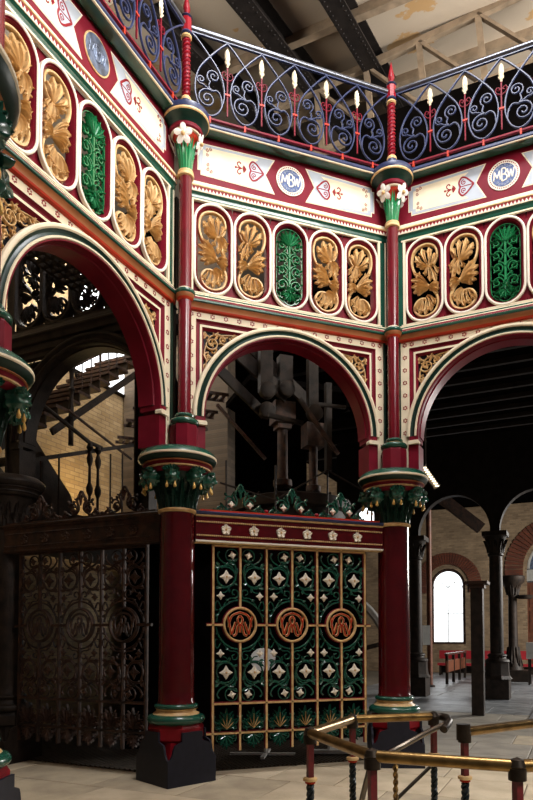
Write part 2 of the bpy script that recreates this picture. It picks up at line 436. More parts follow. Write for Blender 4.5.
# doorway at the right of the end wall: timber door and tracery fanlight
dr = bpy.data.objects.new('door_1', None); COL.objects.link(dr); dr['kind'] = 'structure'; dr.location = far(.1, 0, .15); dr.rotation_euler = (0, 0, R(-45))
MB().box((0, .05, 2.0), (2.7, .1, 4.0)).build('door_leaf', 'timber', dr)
for x in (-1.0, -.35, .35, 1.0):
    for z in (.9, 2.3, 3.4): MB().box((x, -.01, z), (.5, .05, .95)).build('door_panel', 'timber', dr)
f = MB(); f.ribbon(arc(0, 4.6, 1.3, 180, 0, 20), .12, .1); f.box((0, 0, 4.3), (2.7, .2, .5))
for a in (30, 60, 90, 120, 150): f.ribbon([(.3*cos(R(a)), 4.6+.3*sin(R(a))), (1.25*cos(R(a)), 4.6+1.25*sin(R(a)))], .05, .06)
f.ribbon(arc(0, 4.6, .8, 180, 0, 20), .05, .06); f.build('fanlight_tracery', 'stand_grey', dr)
MB().prism(arc(0, 4.6, 1.28, 180, 0, 20), .06, .08).build('pane', 'tarnish_blue', dr)

# left wall beyond the stair, hall roof, decks
wl = struct(MB().box((-4, .2, 5), (14, .4, 10)).build('wall_left', 'brick_gold', None, 0))
wl.location = Vector((-.7071, .7071, 0))*7.6 + n45*8; wl.rotation_euler = (0, 0, R(45))
# slot of daylight in the left wall beside the column
r = bpy.data.objects.new('window_3', None); COL.objects.link(r); r['kind'] = 'structure'
r.location = Vector((-.7071, .7071, 0))*6.8 + n45*5.70; r.rotation_euler = (0, 0, R(-45))
f = MB(); f.ribbon([(-.2, 1.3), (-.2, 2.9), (.2, 2.9), (.2, 1.3)], .06, .08, closed=True); f.box((0, 0, 2.25), (.4, .08, .06)); f.build('window_frame', 'girder_dark', r)
MB().box((0, .01, 2.1), (.36, .03, 1.56)).build('pane', 'daylight_glass', r)
# bright window high over the stair
r = bpy.data.objects.new('window_4', None); COL.objects.link(r); r['kind'] = 'structure'
r.location = Vector((-.7071, .7071, 0))*7.56 + n45*5.0; r.rotation_euler = (0, 0, R(45))
f = MB(); f.ribbon([(-.8, 6.5), (-.8, 8.6), (.8, 8.6), (.8, 6.5)], .08, .08, closed=True); f.box((0, 0, 7.5), (1.6, .08, .04)); f.box((0, 0, 7.5), (.04, .08, 2.0)); f.build('window_frame', 'girder_dark', r)
MB().box((0, .01, 7.55), (1.56, .03, 2.06)).build('pane', 'daylight_glass', r)

# pitched roof: rises along n45
KR = .313; Z0 = 12.0
rf = MB(); a, b_, c, d = hall(-14, -16, 0), hall(-14, 16, 0), hall(27, 16, 0), hall(27, -16, 0)
vs = []
for p, s in ((a, -14), (b_, -14), (c, 27), (d, 27)): vs.append((p.x, p.y, Z0 + KR*s))
vs += [(x, y, z+.2) for x, y, z in vs]
rf.add(vs, [(0, 1, 2, 3), (4, 5, 6, 7), (0, 1, 5, 4), (1, 2, 6, 5), (2, 3, 7, 6), (3, 0, 4, 7)])
struct(rf.build('ceiling', 'plaster', None, 0))
def rp(s, u, dz=0): v = hall(s, u); return Vector((v.x, v.y, Z0 + KR*s + dz))
def rafter(u, label, mt='girder_dark'):
    r = thing('roof_rafter', label, 'rafter', rp(-2, u), 0, 'riveted roof rafters')
    def L(p): return p - rp(-2, u)
    up = (-n45*KR + Vector((0, 0, 1))).normalized()
    MB().bar(L(rp(-2, u, -.22)), L(rp(24, u, -.22)), .03, .40, up).build('web', mt, r, 0)
    MB().bar(L(rp(-2, u, -.42)), L(rp(24, u, -.42)), .40, .03, up).build('flange', mt, r, 0)
    MB().bar(L(rp(-2, u, -.02)), L(rp(24, u, -.02)), .40, .03, up).build('flange', mt, r, 0)
    rv = MB()
    for i in range(60):
        for du in (-.13, .13): rv.lathe([(.022, 0), (.016, -.014), (.004, -.02)], 6, tuple(L(rp(4 + i*.16, u+du, -.435))))
    o = rv.build('rivets', mt, r); o['kind'] = 'stuff'
rafter(-4.68, 'dark riveted roof rafter crossing above the middle of the middle railing')
rafter(-3.25, 'dark riveted roof rafter meeting the finial of the middle right column')
rafter(-6.3, 'shaded roof rafter above the upper left corner of the middle railing')
# pale lattice girder along -45 degrees
gl = thing('lattice_girder', 'pale brown lattice girder under the plaster roof at the upper right', 'girder', hall(9.0, -2.2, 14.62), R(-45))
gl.rotation_euler = (0, R(-5), R(-45))
H_ = 1.55
MB().box((1, 0, 0), (9, .12, .15)).build('top_chord', 'girder_brown', gl, 0)
MB().box((1, 0, -H_), (9, .12, .14)).build('bottom_chord', 'girder_brown', gl, 0)
for x in (-2.4, -1.2, 0, 1.25, 2.5, 3.8): MB().box((x, 0, -H_/2), (.13, .1, H_)).build('post', 'girder_brown', gl, 0)
for x in (-2.4, -1.2, 0, 1.25, 2.5): MB().bar((x, 0, 0), (x+1.2, 0, -H_), .06, .12, (0, 1, 0)).build('diagonal', 'girder_brown', gl, 0)
# purlins
for i, s in enumerate((4.6, 7.4, 10.4)):
    p = MB().bar(rp(s, -9, -.12), rp(s, 6, -.12), .16, .22).build('roof_purlin', 'girder_brown', None, 0)
    tag(p, ('tan roof purlin nearest the gallery rail', 'tan roof purlin halfway up the plaster slope', 'tan roof purlin highest up the plaster slope')[i], 'purlin', 'roof purlins')
# dark upper wall beyond the right gallery
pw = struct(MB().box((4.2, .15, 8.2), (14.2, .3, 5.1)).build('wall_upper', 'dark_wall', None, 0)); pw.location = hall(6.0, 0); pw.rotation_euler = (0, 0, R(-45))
# hall ceiling behind with ribs
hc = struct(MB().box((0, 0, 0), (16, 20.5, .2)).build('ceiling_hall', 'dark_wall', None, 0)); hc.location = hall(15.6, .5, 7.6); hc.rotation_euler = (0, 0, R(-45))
for i in range(7):
    b = MB().box((0, 0, 0), (16, .16, .3)).build('ceiling_rib', 'girder_dark', hc, 0); b.location = (0, -9 + i*1.3, -.22)
# deck soffits just outside the octagon
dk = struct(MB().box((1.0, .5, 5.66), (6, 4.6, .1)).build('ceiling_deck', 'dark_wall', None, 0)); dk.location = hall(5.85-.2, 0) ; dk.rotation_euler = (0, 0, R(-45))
for i in range(9):
    b = MB().box((1.0, -1.7+i*.5, 5.58), (6, .07, .09)).build('deck_rib', 'girder_dark', dk, 0)
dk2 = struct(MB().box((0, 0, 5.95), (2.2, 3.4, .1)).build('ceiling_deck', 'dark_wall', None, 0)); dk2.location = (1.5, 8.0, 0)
# perforated grating deck outside the left side
gd = MB()
for i in range(15): gd.box((-1.6 + i*.11, 0, 0), (.035, 1.0, .03))
for i in range(10): gd.box((-.82, -.47 + i*.105, 0), (1.7, .035, .03))
gdo = struct(gd.build('ceiling_grating', 'iron', None, 0)); gdo.location = Vector((-.7071, .7071, 0))*4.0 + n45*.9 + Vector((0, 0, 5.62)); gdo.rotation_euler = (0, 0, R(45))

# the unseen near sides of the octagon shade its floor: plain pierced walls
def plain_side(i, a):
    b = MB(); top = [(1.08*cos(pi*k/16), 4.17 + 1.08*sin(pi*k/16)) for k in range(17)]
    for (xa, za), (xb, zb) in zip(top[:-1], top[1:]):
        b.add([(xa, 0, za), (xb, 0, zb), (xb, 0, 7.6), (xa, 0, 7.6), (xa, .2, za), (xb, .2, zb), (xb, .2, 7.6), (xa, .2, 7.6)], [(0, 1, 2, 3), (4, 5, 6, 7), (0, 1, 5, 4), (2, 3, 7, 6)])
    for sg in (-1, 1): b.box((sg*1.23, .1, 5.65), (.3, .2, 3.9))
    o = struct(b.build('wall_octagon_%d' % i, 'maroon', None, 0)); loc, rz = face(a, AP); o.location = loc; o.rotation_euler = (0, 0, rz)
for i, a in enumerate((180, 225, 270, 315, 0)): plain_side(i+1, a)

# ================================================================== MAIN COLUMNS
def head_mesh():
    b = MB(); nu, nv = 26, 18; vs = []
    for j in range(nv+1):
        ph = -pi/2 + pi*j/nv
        for i in range(nu):
            th = 2*pi*i/nu; x = cos(ph)*sin(th); y = -cos(ph)*cos(th); z = sin(ph)
            r = 1.0
            def gsn(cx, cz, sx, sz, amp): return amp*math.exp(-((x-cx)/sx)**2 - ((z-cz)/sz)**2) if y < .1 else 0
            r += gsn(0, -.10, .15, .26, .5) + gsn(0, .30, .55, .12, .3) - gsn(.34, .06, .19, .15, .38) - gsn(-.34, .06, .19, .15, .38)
            r += gsn(.5, -.25, .2, .2, .2) + gsn(-.5, -.25, .2, .2, .2) - gsn(0, -.46, .26, .08, .34) + gsn(0, -.75, .25, .15, .25)
            if z > .45 or y > -.25: r += .16*sin(th*9)*cos(ph) + .12*sin(ph*11)
            vs.append((x*r*.082, y*r*.085, z*r*.098))
    fs = []
    for j in range(nv):
        for i in range(nu): a = j*nu+i; c = j*nu+(i+1) % nu; fs.append((a, c, c+nu, a+nu))
    b.add(vs, fs)
    for k in range(7):                       # leafy crown
        a = R(-75 + 25*k); b.lobe((0.04*sin(a), .045), (.10*sin(a), .045+.055*cos(a)), 0, .045, -.05, .03, .02, 4)
    return b
def main_column(name, label, group='octagon columns'):
    t = thing('iron_column', label, 'column', vert(name, RC), R(ANG[name]-90), group)     # local -y points to the centre
    p = MB()
    h = .295
    sq = [(-h, -h), (0, -h), (h, -h), (h, 0), (h, h), (0, h), (-h, h), (-h, 0)]
    oc = [(.30/cos(R(22.5))*cos(R(202.5+45*i-22.5+22.5)), .30/cos(R(22.5))*sin(R(202.5+45*i))) for i in range(8)]
    def ring(pts, z): return [(x, y, z) for x, y in pts]
    n8 = []
    for i in range(8):
        a = R(225+45*i); r = h*1.4142 if i % 2 == 0 else h; n8.append((r*cos(a), r*sin(a)))
    levels = [(n8, 0.0), (n8, .24)]
    for k in range(1, 7):
        f_ = k/6; e = (1-f_)**2
        levels.append(([((.31+(h*1.4142-.31)*e)*cos(R(225+45*i)) if i % 2 == 0 else (.27+.02*e)*cos(R(225+45*i)), (.31+(h*1.4142-.31)*e)*sin(R(225+45*i)) if i % 2 == 0 else (.27+.02*e)*sin(R(225+45*i))) for i in range(8)], .24+.22*f_))
    vs = []; fs = []
    for pts, z in levels: vs += ring(pts, z)
    for j in range(len(levels)-1):
        for i in range(8): fs.append((j*8+i, j*8+(i+1) % 8, (j+1)*8+(i+1) % 8, (j+1)*8+i))
    p.add(vs, fs)
    p.lathe([(.255, .42), (.30, .46), (.315, .48), (.315, .60), (.29, .64)], 8, a0=R(22.5))
    p.build('pedestal', 'deep_red', t, 25)
    half = [(.318, 0), (.318, .285), (.285, .30), (.255, .35), (.245, .40), (.225, .44), (.17, .46), (.135, .47), (.135, .57)]
    poly = [(x, z) for x, z in half] + [(-x, z) for x, z in reversed(half)]
    bd = None
    for k in range(4):
        a = R(90*k); loc = (.308*sin(a), -.308*cos(a), 0)
        if bd is None: bd = MB().prism(poly, -.012, .012).build('plinth_board', 'black_board', t, 0); bd.location = loc
        else: inst(bd, t, loc, (0, 0, a))
    MB().lathe([(.27, .63)] + [(.272+.054*cos(a), .69+.05*sin(a)) for a in [R(x) for x in range(-80, 85, 20)]] + [(.25, .745)], 32).build('base_torus', 'green', t)
    MB().lathe([(.262, .738), (.258, .75), (.228, .772), (.222, .79), (.236, .806)], 32).build('base_scotia', 'gold', t)
    MB().lathe([(.222, .80)] + [(.215+.032*cos(a), .832+.026*sin(a)) for a in [R(x) for x in range(-80, 85, 20)]] + [(.2, .862)], 32).build('base_torus', 'green', t)
    MB().lathe([(.212, .858), (.212, .872), (.202, .885), (.200, 1.0), (.196, 3.02)], 36).build('shaft', 'maroon_gloss_shaded', t)
    MB().lathe([(.20, 3.0), (.216, 3.01), (.222, 3.025), (.216, 3.04), (.20, 3.045)], 32).build('necking', 'gold', t)
    cp = MB().lathe([(.196, 3.04), (.20, 3.12), (.215, 3.22), (.25, 3.33), (.30, 3.42), (.33, 3.47)], 32).build('capital', 'green_dark', t)
    lf = None
    for k in range(16):
        a = R(22.5*k)
        if lf is None:
            b = MB()
            b.lobe((0, 3.05), (0, 3.26), 0, .075, 0, .022, .05, 6, .8); b.lobe((0, 3.1), (-.05, 3.22), .01, .035, 0, .02, .03, 4); b.lobe((0, 3.1), (.05, 3.22), -.01, .035, 0, .02, .03, 4)
            b.lobe((0, 3.18), (0, 3.36), 0, .06, -.03, .022, .06, 5, .8)
            lf = b.build('leaf', 'green_dark', cp); lf.location = (.2*sin(a), -.2*cos(a), 0); lf.rotation_euler = (0, 0, a)
        else: inst(lf, cp, (.2*sin(a), -.2*cos(a), 0), (0, 0, a))
    hd = None; ts = None
    for k in range(8):
        a = R(45*k); L = (.335*sin(a), -.335*cos(a), 3.375)
        if hd is None:
            hd = head_mesh().build('mask', 'green', cp, 60); hd.location = L; hd.rotation_euler = (0, 0, a)
            ts = [MB().lathe([(.002, 0), (.008, -.015), (.018, -.05), (.016, -.065), (.004, -.075)], 8, (sg*.045, -.05, -.075)).build('tassel', 'gold_bright', cp) for sg in (-1, 1)]
            for q in ts: q.location = L; q.rotation_euler = (0, 0, a)
        else:
            inst(hd, cp, L, (0, 0, a))
            for q in ts: inst(q, cp, L, (0, 0, a))
    def band(nm, m, prof, n=40): return MB().lathe(prof, n, caps=False).build(nm, m, t, 30)
    MB().lathe([(.30, 3.43), (.34, 3.44), (.355, 3.46), (.365, 3.475)], 40).build('abacus_fillet', 'maroon', t)
    band('abacus_bead', 'gold', [(.36, 3.475), (.378, 3.482), (.378, 3.495), (.365, 3.5)])
    band('abacus_fillet', 'maroon', [(.365, 3.5), (.375, 3.52), (.39, 3.53)])
    band('abacus_bead', 'ochre', [(.385, 3.53), (.40, 3.537), (.395, 3.548)])
    band('abacus_roll', 'green_dark', [(.395, 3.548), (.41, 3.555), (.43, 3.575), (.442, 3.60)])
    band('abacus_bead', 'cream', [(.442, 3.60), (.448, 3.61), (.446, 3.628)])
    MB().lathe([(.446, 3.628), (.425, 3.665), (.38, 3.70), (.30, 3.72), (.1, 3.725)], 40).build('abacus_top', 'green', t)
    return t
cB = main_column('B', 'maroon iron column with green mask capital at the left end of the painted gate')
def column_copy(n, label): return dup(cB, vert(n, RC), R(ANG[n]-90), label)
column_copy('C', 'maroon iron column with green mask capital at the right end of the painted gate')
column_copy('A', 'iron column cut off by the left edge, its green torus base at the bottom left corner')
zc = column_copy('Z', 'nearest iron column, only its dark mask capital shows at the upper left edge'); zc.location += Vector((-.055, .02, 0))

# ------------------------------------------------------------------ colonnettes on the columns
def colonnette(name, label):
    t = thing('colonnette', label, 'column', vert(name, RSM), R(ANG[name]-90), 'colonnettes of the upper tier')
    MB().lathe([(.162, 3.715), (.162, 3.965), (.15, 3.985)], 8, a0=R(22.5)).build('base_block', 'maroon', t, 25)
    MB().lathe([(.14, 3.975)] + [(.135+.034*cos(a), 4.02+.036*sin(a)) for a in [R(x) for x in range(-80, 85, 20)]] + [(.1, 4.06)], 28).build('base_torus', 'green', t)
    MB().lathe([(.105, 4.05), (.105, 4.068), (.092, 4.078)], 24).build('base_fillet', 'gold', t)
    MB().lathe([(.09, 4.075), (.108, 4.085), (.112, 4.10), (.10, 4.118), (.08, 4.122)], 24).build('base_ring', 'green', t)
    MB().lathe([(.0745, 4.12), (.0745, 5.47)], 24).build('shaft', 'maroon_gloss', t)
    MB().lathe([(.076, 5.43), (.085, 5.44), (.092, 5.458)], 24, caps=False).build('ring_fillet', 'vermilion', t)
    MB().lathe([(.092, 5.458), (.104, 5.475), (.108, 5.50)], 24, caps=False).build('ring_cove', 'ochre', t)
    MB().lathe([(.108, 5.50), (.118, 5.515), (.119, 5.535), (.108, 5.55)], 24, caps=False).build('ring_roll', 'green', t)
    MB().lathe([(.108, 5.55), (.09, 5.565), (.076, 5.575)], 24, caps=False).build('ring_fillet', 'cream', t)
    MB().lathe([(.0745, 5.56), (.0745, 6.90)], 24).build('shaft', 'maroon_gloss', t)
    MB().lathe([(.076, 6.875), (.094, 6.885), (.098, 6.905), (.09, 6.92), (.094, 6.93), (.09, 6.945), (.07, 6.95)], 24).build('necking', 'gold', t)
    cp = MB().lathe([(.066, 6.94), (.07, 7.05), (.082, 7.18), (.11, 7.28), (.15, 7.345)], 24).build('capital', 'vermilion', t)
    lf = None
    for k in range(8):
        a = R(45*k)
        if lf is None:
            b = MB(); b.lobe((0, 6.95), (0, 7.34), 0, .075, 0, .014, .065, 8, .75); lf = b.build('leaf', 'green_leaf', cp); lf.location = (.068*sin(a), -.068*cos(a), 0); lf.rotation_euler = (0, 0, a)
        else: inst(lf, cp, (.068*sin(a), -.068*cos(a), 0), (0, 0, a))
    fl = None; fc = None
    for k in range(4):
        a = R(90*k + 45); L = (.165*sin(a), -.165*cos(a), 7.285)
        if fl is None:
            b = MB()
            for j in range(5):
                q = R(90+72*j); b.lobe((0, 0), (.112*cos(q), .112*sin(q)), 0, .07, 0, .016, -.02, 8, .5)
            fl = b.build('lily', 'white', cp); fl.location = L; fl.rotation_euler = (R(22), 0, a)
            fc = MB().lathe([(.024, 0), (.022, .018), (.010, .03)], 10).build('lily_centre', 'gold', cp)
            fc.location = Vector(L) + Vector((.012*sin(a), -.012*cos(a), -.004)); fc.rotation_euler = (R(112), 0, a)
        else:
            inst(fl, cp, L, (R(22), 0, a)); inst(fc, cp, Vector(L) + Vector((.012*sin(a), -.012*cos(a), -.004)), (R(112), 0, a))
    def band(nm, m, prof): return MB().lathe(prof, 36, caps=False).build(nm, m, t, 30)
    band('corbel_fillet', 'cream', [(.15, 7.345), (.172, 7.35), (.176, 7.362)])
    band('corbel_roll', 'maroon', [(.176, 7.362), (.194, 7.375), (.20, 7.40), (.192, 7.42), (.185, 7.425)])
    band('corbel_cove', 'green_dark', [(.185, 7.425), (.20, 7.45), (.225, 7.475), (.25, 7.49), (.262, 7.505)])
    band('corbel_bead', 'gold', [(.262, 7.505), (.272, 7.515), (.27, 7.535)])
    MB().lathe([(.27, 7.535), (.276, 7.55), (.27, 7.60), (.2, 7.625), (.02, 7.63)], 36).build('corbel_top', 'navy', t, 30)
    return t
kB = colonnette('B', 'slender maroon colonnette rising over the left gate column, beside the steep left panel')
for n, lab in (('C', 'slender maroon colonnette rising over the right gate column, below the sharp finial'), ('A', 'maroon colonnette foot at the far left edge, standing on the cut-off column')):
    dup(kB, vert(n, RSM), R(ANG[n]-90), lab)

# ------------------------------------------------------------------ spiral posts on the gallery
def gallery_post(name, label):
    t = thing('gallery_post', label, 'post', vert(name, RSM) + Vector((0, 0, 7.63)), R(ANG[name]-90), 'spiral gallery posts')
    MB().lathe([(.10, 0), (.10, .03), (.075, .06), (.07, .12), (.06, .16)], 16).build('foot', 'navy', t)
    MB().lathe([(.062, .16), (.066, .18), (.058, .20), (.05, .21)], 16).build('foot_ring', 'gold', t)
    MB().lathe([(.042, .2), (.042, .93)], 12).build('shaft', 'maroon', t)
    tw = MB(); n = 110
    for k in range(2):
        tw.tube([(.040*cos(2*pi*7*i/n + pi*k), .040*sin(2*pi*7*i/n + pi*k), .22+.69*i/n) for i in range(n+1)], .014, 5)
    tw.build('spiral', 'deep_red', t)
    MB().lathe([(.05, .91), (.064, .925), (.06, .945), (.05, .955)], 16).build('collar', 'gold', t)
    MB().lathe([(.055, .955), (.07, .97), (.062, .99)], 16).build('collar', 'navy', t)
    MB().lathe([(.062, .985), (.062, 1.15), (.05, 1.165)], 8, a0=R(22.5)).build('block', 'deep_red', t, 25)
    MB().lathe([(.055, 1.16), (.068, 1.172), (.055, 1.19), (.03, 1.2)], 16).build('collar', 'navy', t)
    MB().lathe([(.03, 1.19), (.028, 1.23), (.042, 1.26), (.044, 1.28), (.012, 1.44), (.002, 1.49)], 12).build('finial', 'deep_red', t)
    return t
gB = gallery_post('B', 'red barley-twist post cut by the top edge, left end of the middle gallery rail')
for n, lab in (('C', 'red barley-twist post with pointed finial between the middle and right gallery rails'),):
    dup(gB, vert(n, RSM) + Vector((0, 0, 7.63)), R(ANG[n]-90), lab)

# ================================================================== PANELS OF THE OCTAGON (built for the middle side, copied to the others)
SIDES = {'BC': 90, 'CD': 45, 'AB': 135}
WHERE = {'BC': 'between the two middle columns', 'CD': 'on the right side of the octagon', 'AB': 'on the steep left side of the octagon'}
UE = 1.30; TM = math.tan(R(22.5))
ZA = 4.175
def arch_pts(r, n=36): return [(r*cos(pi - pi*i/n), ZA + r*sin(pi - pi*i/n)) for i in range(n+1)]
def arch_sweep(nm, m, prof, t, smooth=30):
    """profile (radius, y) round the arch"""
    b = MB(); pts = [(0, ZA)]*0
    ps = []; ns = []
    for i in range(41):
        a = pi - pi*i/40; ps.append((0, ZA)); ns.append((cos(a), sin(a)))
    b.sweep(ps, ns, prof, False)
    return b.build(nm, m, t, smooth)
loc, rz = face(90, AP)
t = thing('arch_screen', 'cream and maroon arched screen over the painted gate, between the two middle columns', 'arch panel', loc, rz, 'arched screens of the octagon')
# flat border with arched cut: polygon strips between arch (r=1.225) and the rectangle, leaving the spandrel frame open
b = MB()
b.box((0, .02, 5.385), (2*UE, .04, .09)).build('border', 'cream', t, 0)
for sg in (-1, 1): MB().box((sg*1.245, .02, 4.53), (.11, .04, 1.62)).build('border', 'cream', t, 0)
for sg in (-1, 1): MB().box((sg*1.312, .0, 4.57), (.024, .05, 1.71)).build('edge_strip', 'green_dark', t, 0)
# stepped spandrel frames: red / cream / red
def spandrel_ring(x1, z1, x2, z2, y1, y2, nm, m):
    for sg in (-1, 1):
        b = MB()
        # vertical leg on the column side and horizontal leg under the border, both running down to the arch
        def zarch(x, r=1.20): return ZA + math.sqrt(max(r*r - x*x, 0))
        def xarch(z, r=1.20): return math.sqrt(max(r*r - (z-ZA)**2, 0))
        va, vb = zarch(min(x1, 1.19)), zarch(min(x2, 1.19))
        b.add([(sg*x1, y1, z1), (sg*x2, y2, z2), (sg*x2, y2, vb), (sg*x1, y1, va)], [(0, 1, 2, 3)])
        ha, hb = xarch(min(z1, 5.36)), xarch(min(z2, 5.36))
        b.add([(sg*x1, y1, z1), (sg*x2, y2, z2), (sg*hb, y2, z2), (sg*ha, y1, z1)], [(0, 1, 2, 3)])
        b.build(nm, m, t, 0)
spandrel_ring(1.19, 5.342, 1.168, 5.318, .0, .03, 'spandrel_step', 'maroon')
spandrel_ring(1.168, 5.318, 1.138, 5.288, .03, .035, 'spandrel_step', 'maroon')
spandrel_ring(1.138, 5.288, 1.112, 5.262, .02, .02, 'spandrel_fillet', 'cream')
spandrel_ring(1.112, 5.262, 1.085, 5.235, .02, .06, 'spandrel_step', 'maroon')
for sg in (-1, 1):
    pts = [(sg*1.09, 5.24)] + [(sg*(1.20*cos(a)), ZA + 1.20*sin(a)) for a in [R(x) for x in range(24, 64, 3)]]
    pts = [p for p in pts if abs(p[0]) <= 1.1 and p[1] <= 5.25]
    MB().prism(pts, .09, .10).build('spandrel_back', 'black_board', t, 0)
# gold scrollwork in the spandrels
for sg in (-1, 1):
    b = MB()
    def S(pts): return mir(pts, sg)
    y = .065
    curls = [(-.98, 5.10, .085, 0.012, 200, 1.5), (-.84, 5.16, .06, .01, -30, -1.3), (-1.03, 4.93, .055, .01, 80, 1.3), (-.72, 5.20, .045, .01, 180, 1.2), (-1.055, 4.80, .035, .008, 100, 1.2), (-.92, 5.20, .03, .006, 0, 1.2), (-.62, 5.225, .03, .006, 180, 1.1), (-1.06, 5.19, .03, .006, 90, 1.2), (-.93, 4.98, .035, .008, 0, -1.2)]
    for cx, cz, r0, r1, a0, tr in curls:
        pts = spiral(cx, cz, r0, r1, a0, tr, 20); b.ribbon(S(pts), .017, .03, y, taper=[1.0]*8 + [.8]*13)
        for k in (4, 8, 12):
            p = pts[k]; d = Vector((p[0]-cx, p[1]-cz)); d.normalize(); q = (p[0]+d.x*.035+d.y*.02, p[1]+d.y*.035-d.x*.02)
            b.lobe(*[(x*sg, z) for x, z in (p, q)], .006*sg, .024, y-.005, .016, .006, 4)
        p0 = (cx, cz); 
        for k in range(4):
            a = R(a0 + 80*k); b.lobe((sg*cx, cz), (sg*(cx+r0*.62*cos(a)), cz+r0*.62*sin(a)), .006, .022, y-.004, .018, .004, 4)
    b.ribbon(S(bez([(-1.075, 4.70), (-1.05, 4.86), (-1.07, 5.0), (-1.0, 5.18), (-.85, 5.215), (-.70, 5.235), (-.56, 5.235)], 6)), .014, .03, y+.004)
    b.build('scrollwork', 'gold', t, 50)
# archivolt
arch_sweep('archivolt_outer', 'cream', [(1.232, .0), (1.228, -.03), (1.215, -.04), (1.195, -.042), (1.182, -.03)], t)
arch_sweep('archivolt_cove', 'green_dark', [(1.182, -.03), (1.172, -.02), (1.155, -.012), (1.138, -.02), (1.126, -.032)], t)
arch_sweep('archivolt_inner', 'cream', [(1.126, -.032), (1.12, -.042), (1.105, -.042), (1.098, -.03)], t)
arch_sweep('arch_soffit', 'maroon', [(1.098, -.03), (1.085, -.03), (1.078, -.01), (1.078, .05), (1.065, .06), (1.065, .26), (1.30, .26)], t)
# imposts and jambs
for sg in (-1, 1):
    MB().prism([(sg*x, z) for x, z in ((1.062, 4.07), (1.205, 4.07), (1.205, 4.118), (1.075, 4.118), (1.062, 4.10))], -.055, .03).build('impost', 'cream', t, 0)
    MB().box((sg*1.14, .125, 3.89), (.13, .28, .36)).build('jamb', 'maroon', t, 0)
    MB().box((sg*1.135, .11, 4.145), (.115, .27, .06)).build('jamb', 'maroon', t, 0)
    MB().box((sg*1.225, .02, 3.90), (.05, .05, .42)).build('jamb_strip', 'cream', t, 0)
# painted rosettes
b = MB()
def rosette(b, x, z, y=-.0015, r=.021):
    for k in range(6):
        a = R(60*k+30); b.lathe([(.0085, 0), (.0085, .002)], 6, (0, 0, 0)) if False else None
        cx, cz = x + r*cos(a), z + r*sin(a); q = .0098
        b.prism([(cx+q*cos(R(60*j)), cz+q*sin(R(60*j))) for j in range(6)], y-.001, y+.002)
for i in range(15): rosette(b, -1.155+i*.165, 5.388)
for sg in (-1, 1):
    for i in range(8): rosette(b, sg*1.247, 5.388 - .165*(i+.0) if i else 5.388)
    for i in range(2): rosette(b, sg*1.245, 4.07 - .14*i)
b.build('painted_rosettes', 'deep_red', t, 0)['kind'] = 'stuff'
ARCH = t

# ---- string course
loc, rz = face(90, AP)
t = thing('string_course', 'coloured string course of red, ochre and green mouldings between the two middle columns', 'moulding', loc, rz, 'string courses of the octagon')
UM = 1.36
def band(nm, m, prof, t, sm=30): return MB().run(prof, -UM, UM, TM*.0, 0).build(nm, m, t, sm)
band('fillet', 'vermilion', [(.02, 5.425), (-.018, 5.425), (-.034, 5.434), (-.04, 5.452)], t)
band('cove', 'ochre', [(-.04, 5.452), (-.045, 5.475), (-.06, 5.497), (-.072, 5.503)], t)
band('roll', 'green', [(-.072, 5.503), (-.088, 5.512), (-.09, 5.528), (-.078, 5.542)], t)
band('fillet', 'cream', [(-.078, 5.542), (-.062, 5.55)], t)
band('fillet', 'maroon', [(-.062, 5.55), (-.046, 5.582)], t)
band('fillet', 'cream', [(-.046, 5.582), (-.038, 5.594)], t)
band('fillet', 'green', [(-.038, 5.594), (-.02, 5.622)], t)
band('fillet', 'cream', [(-.02, 5.622), (0, 5.655), (.03, 5.655)], t)
STRING = t

# ---- oval frieze
loc, rz = face(90, AP)
t = thing('oval_frieze', 'frieze of four gold and one green leaf oval between the two middle columns', 'frieze', loc, rz, 'oval friezes of the octagon')
PIT = .4925; ZC = 6.207; HW = .24; HH = .557
def stadium(hw, hh, n=16):
    c = hh-hw; pts = []; nr = []
    for i in range(n+1): a = pi*i/n; pts.append((hw*cos(a), c + hw*sin(a))); nr.append((cos(a), sin(a)))
    for i in range(n+1): a = pi + pi*i/n; pts.append((hw*cos(a), -c + hw*sin(a))); nr.append((cos(a), sin(a)))
    return pts, nr
b = MB()
for i in range(5):
    uc = (i-2)*PIT
    pts, nr = stadium(.222, .54)
    def rect(p):
        x, z = p; hx, hz = PIT/2, .566
        s_ = 1e9
        if abs(x) > 1e-9: s_ = min(s_, hx/abs(x))
        if abs(z) > 1e-9: s_ = min(s_, hz/abs(z))
        return (x*s_, z*s_)
    k = len(pts); vs = [(uc+x, .04, ZC+z) for x, z in pts] + [(uc+rect(p)[0], .04, ZC+rect(p)[1]) for p in pts]
    vs += [(x, .075, z) for x, y, z in vs[:k]]
    fs = [(j, (j+1) % k, (j+1) % k + k, j+k) for j in range(k)] + [(j, (j+1) % k, (j+1) % k + 2*k, j+2*k) for j in range(k)]
    b.add(vs, fs)
b.build('pierced_plate', 'maroon', t, 0)
for zz in (5.650, 6.772): MB().box((0, -.0, zz), (2.56, .03, .018)).build('frame_rail', 'cream', t, 0)
for sg in (-1, 1):
    MB().box((sg*1.243, -.0, ZC), (.03, .03, 1.11)).build('frame_stile', 'cream', t, 0)
    MB().box((sg*1.292, .02, ZC), (.07, .05, 1.13)).build('side_channel', 'green', t, 0)
    MB().box((sg*1.335, .01, ZC), (.016, .05, 1.13)).build('side_bead', 'cream', t, 0)
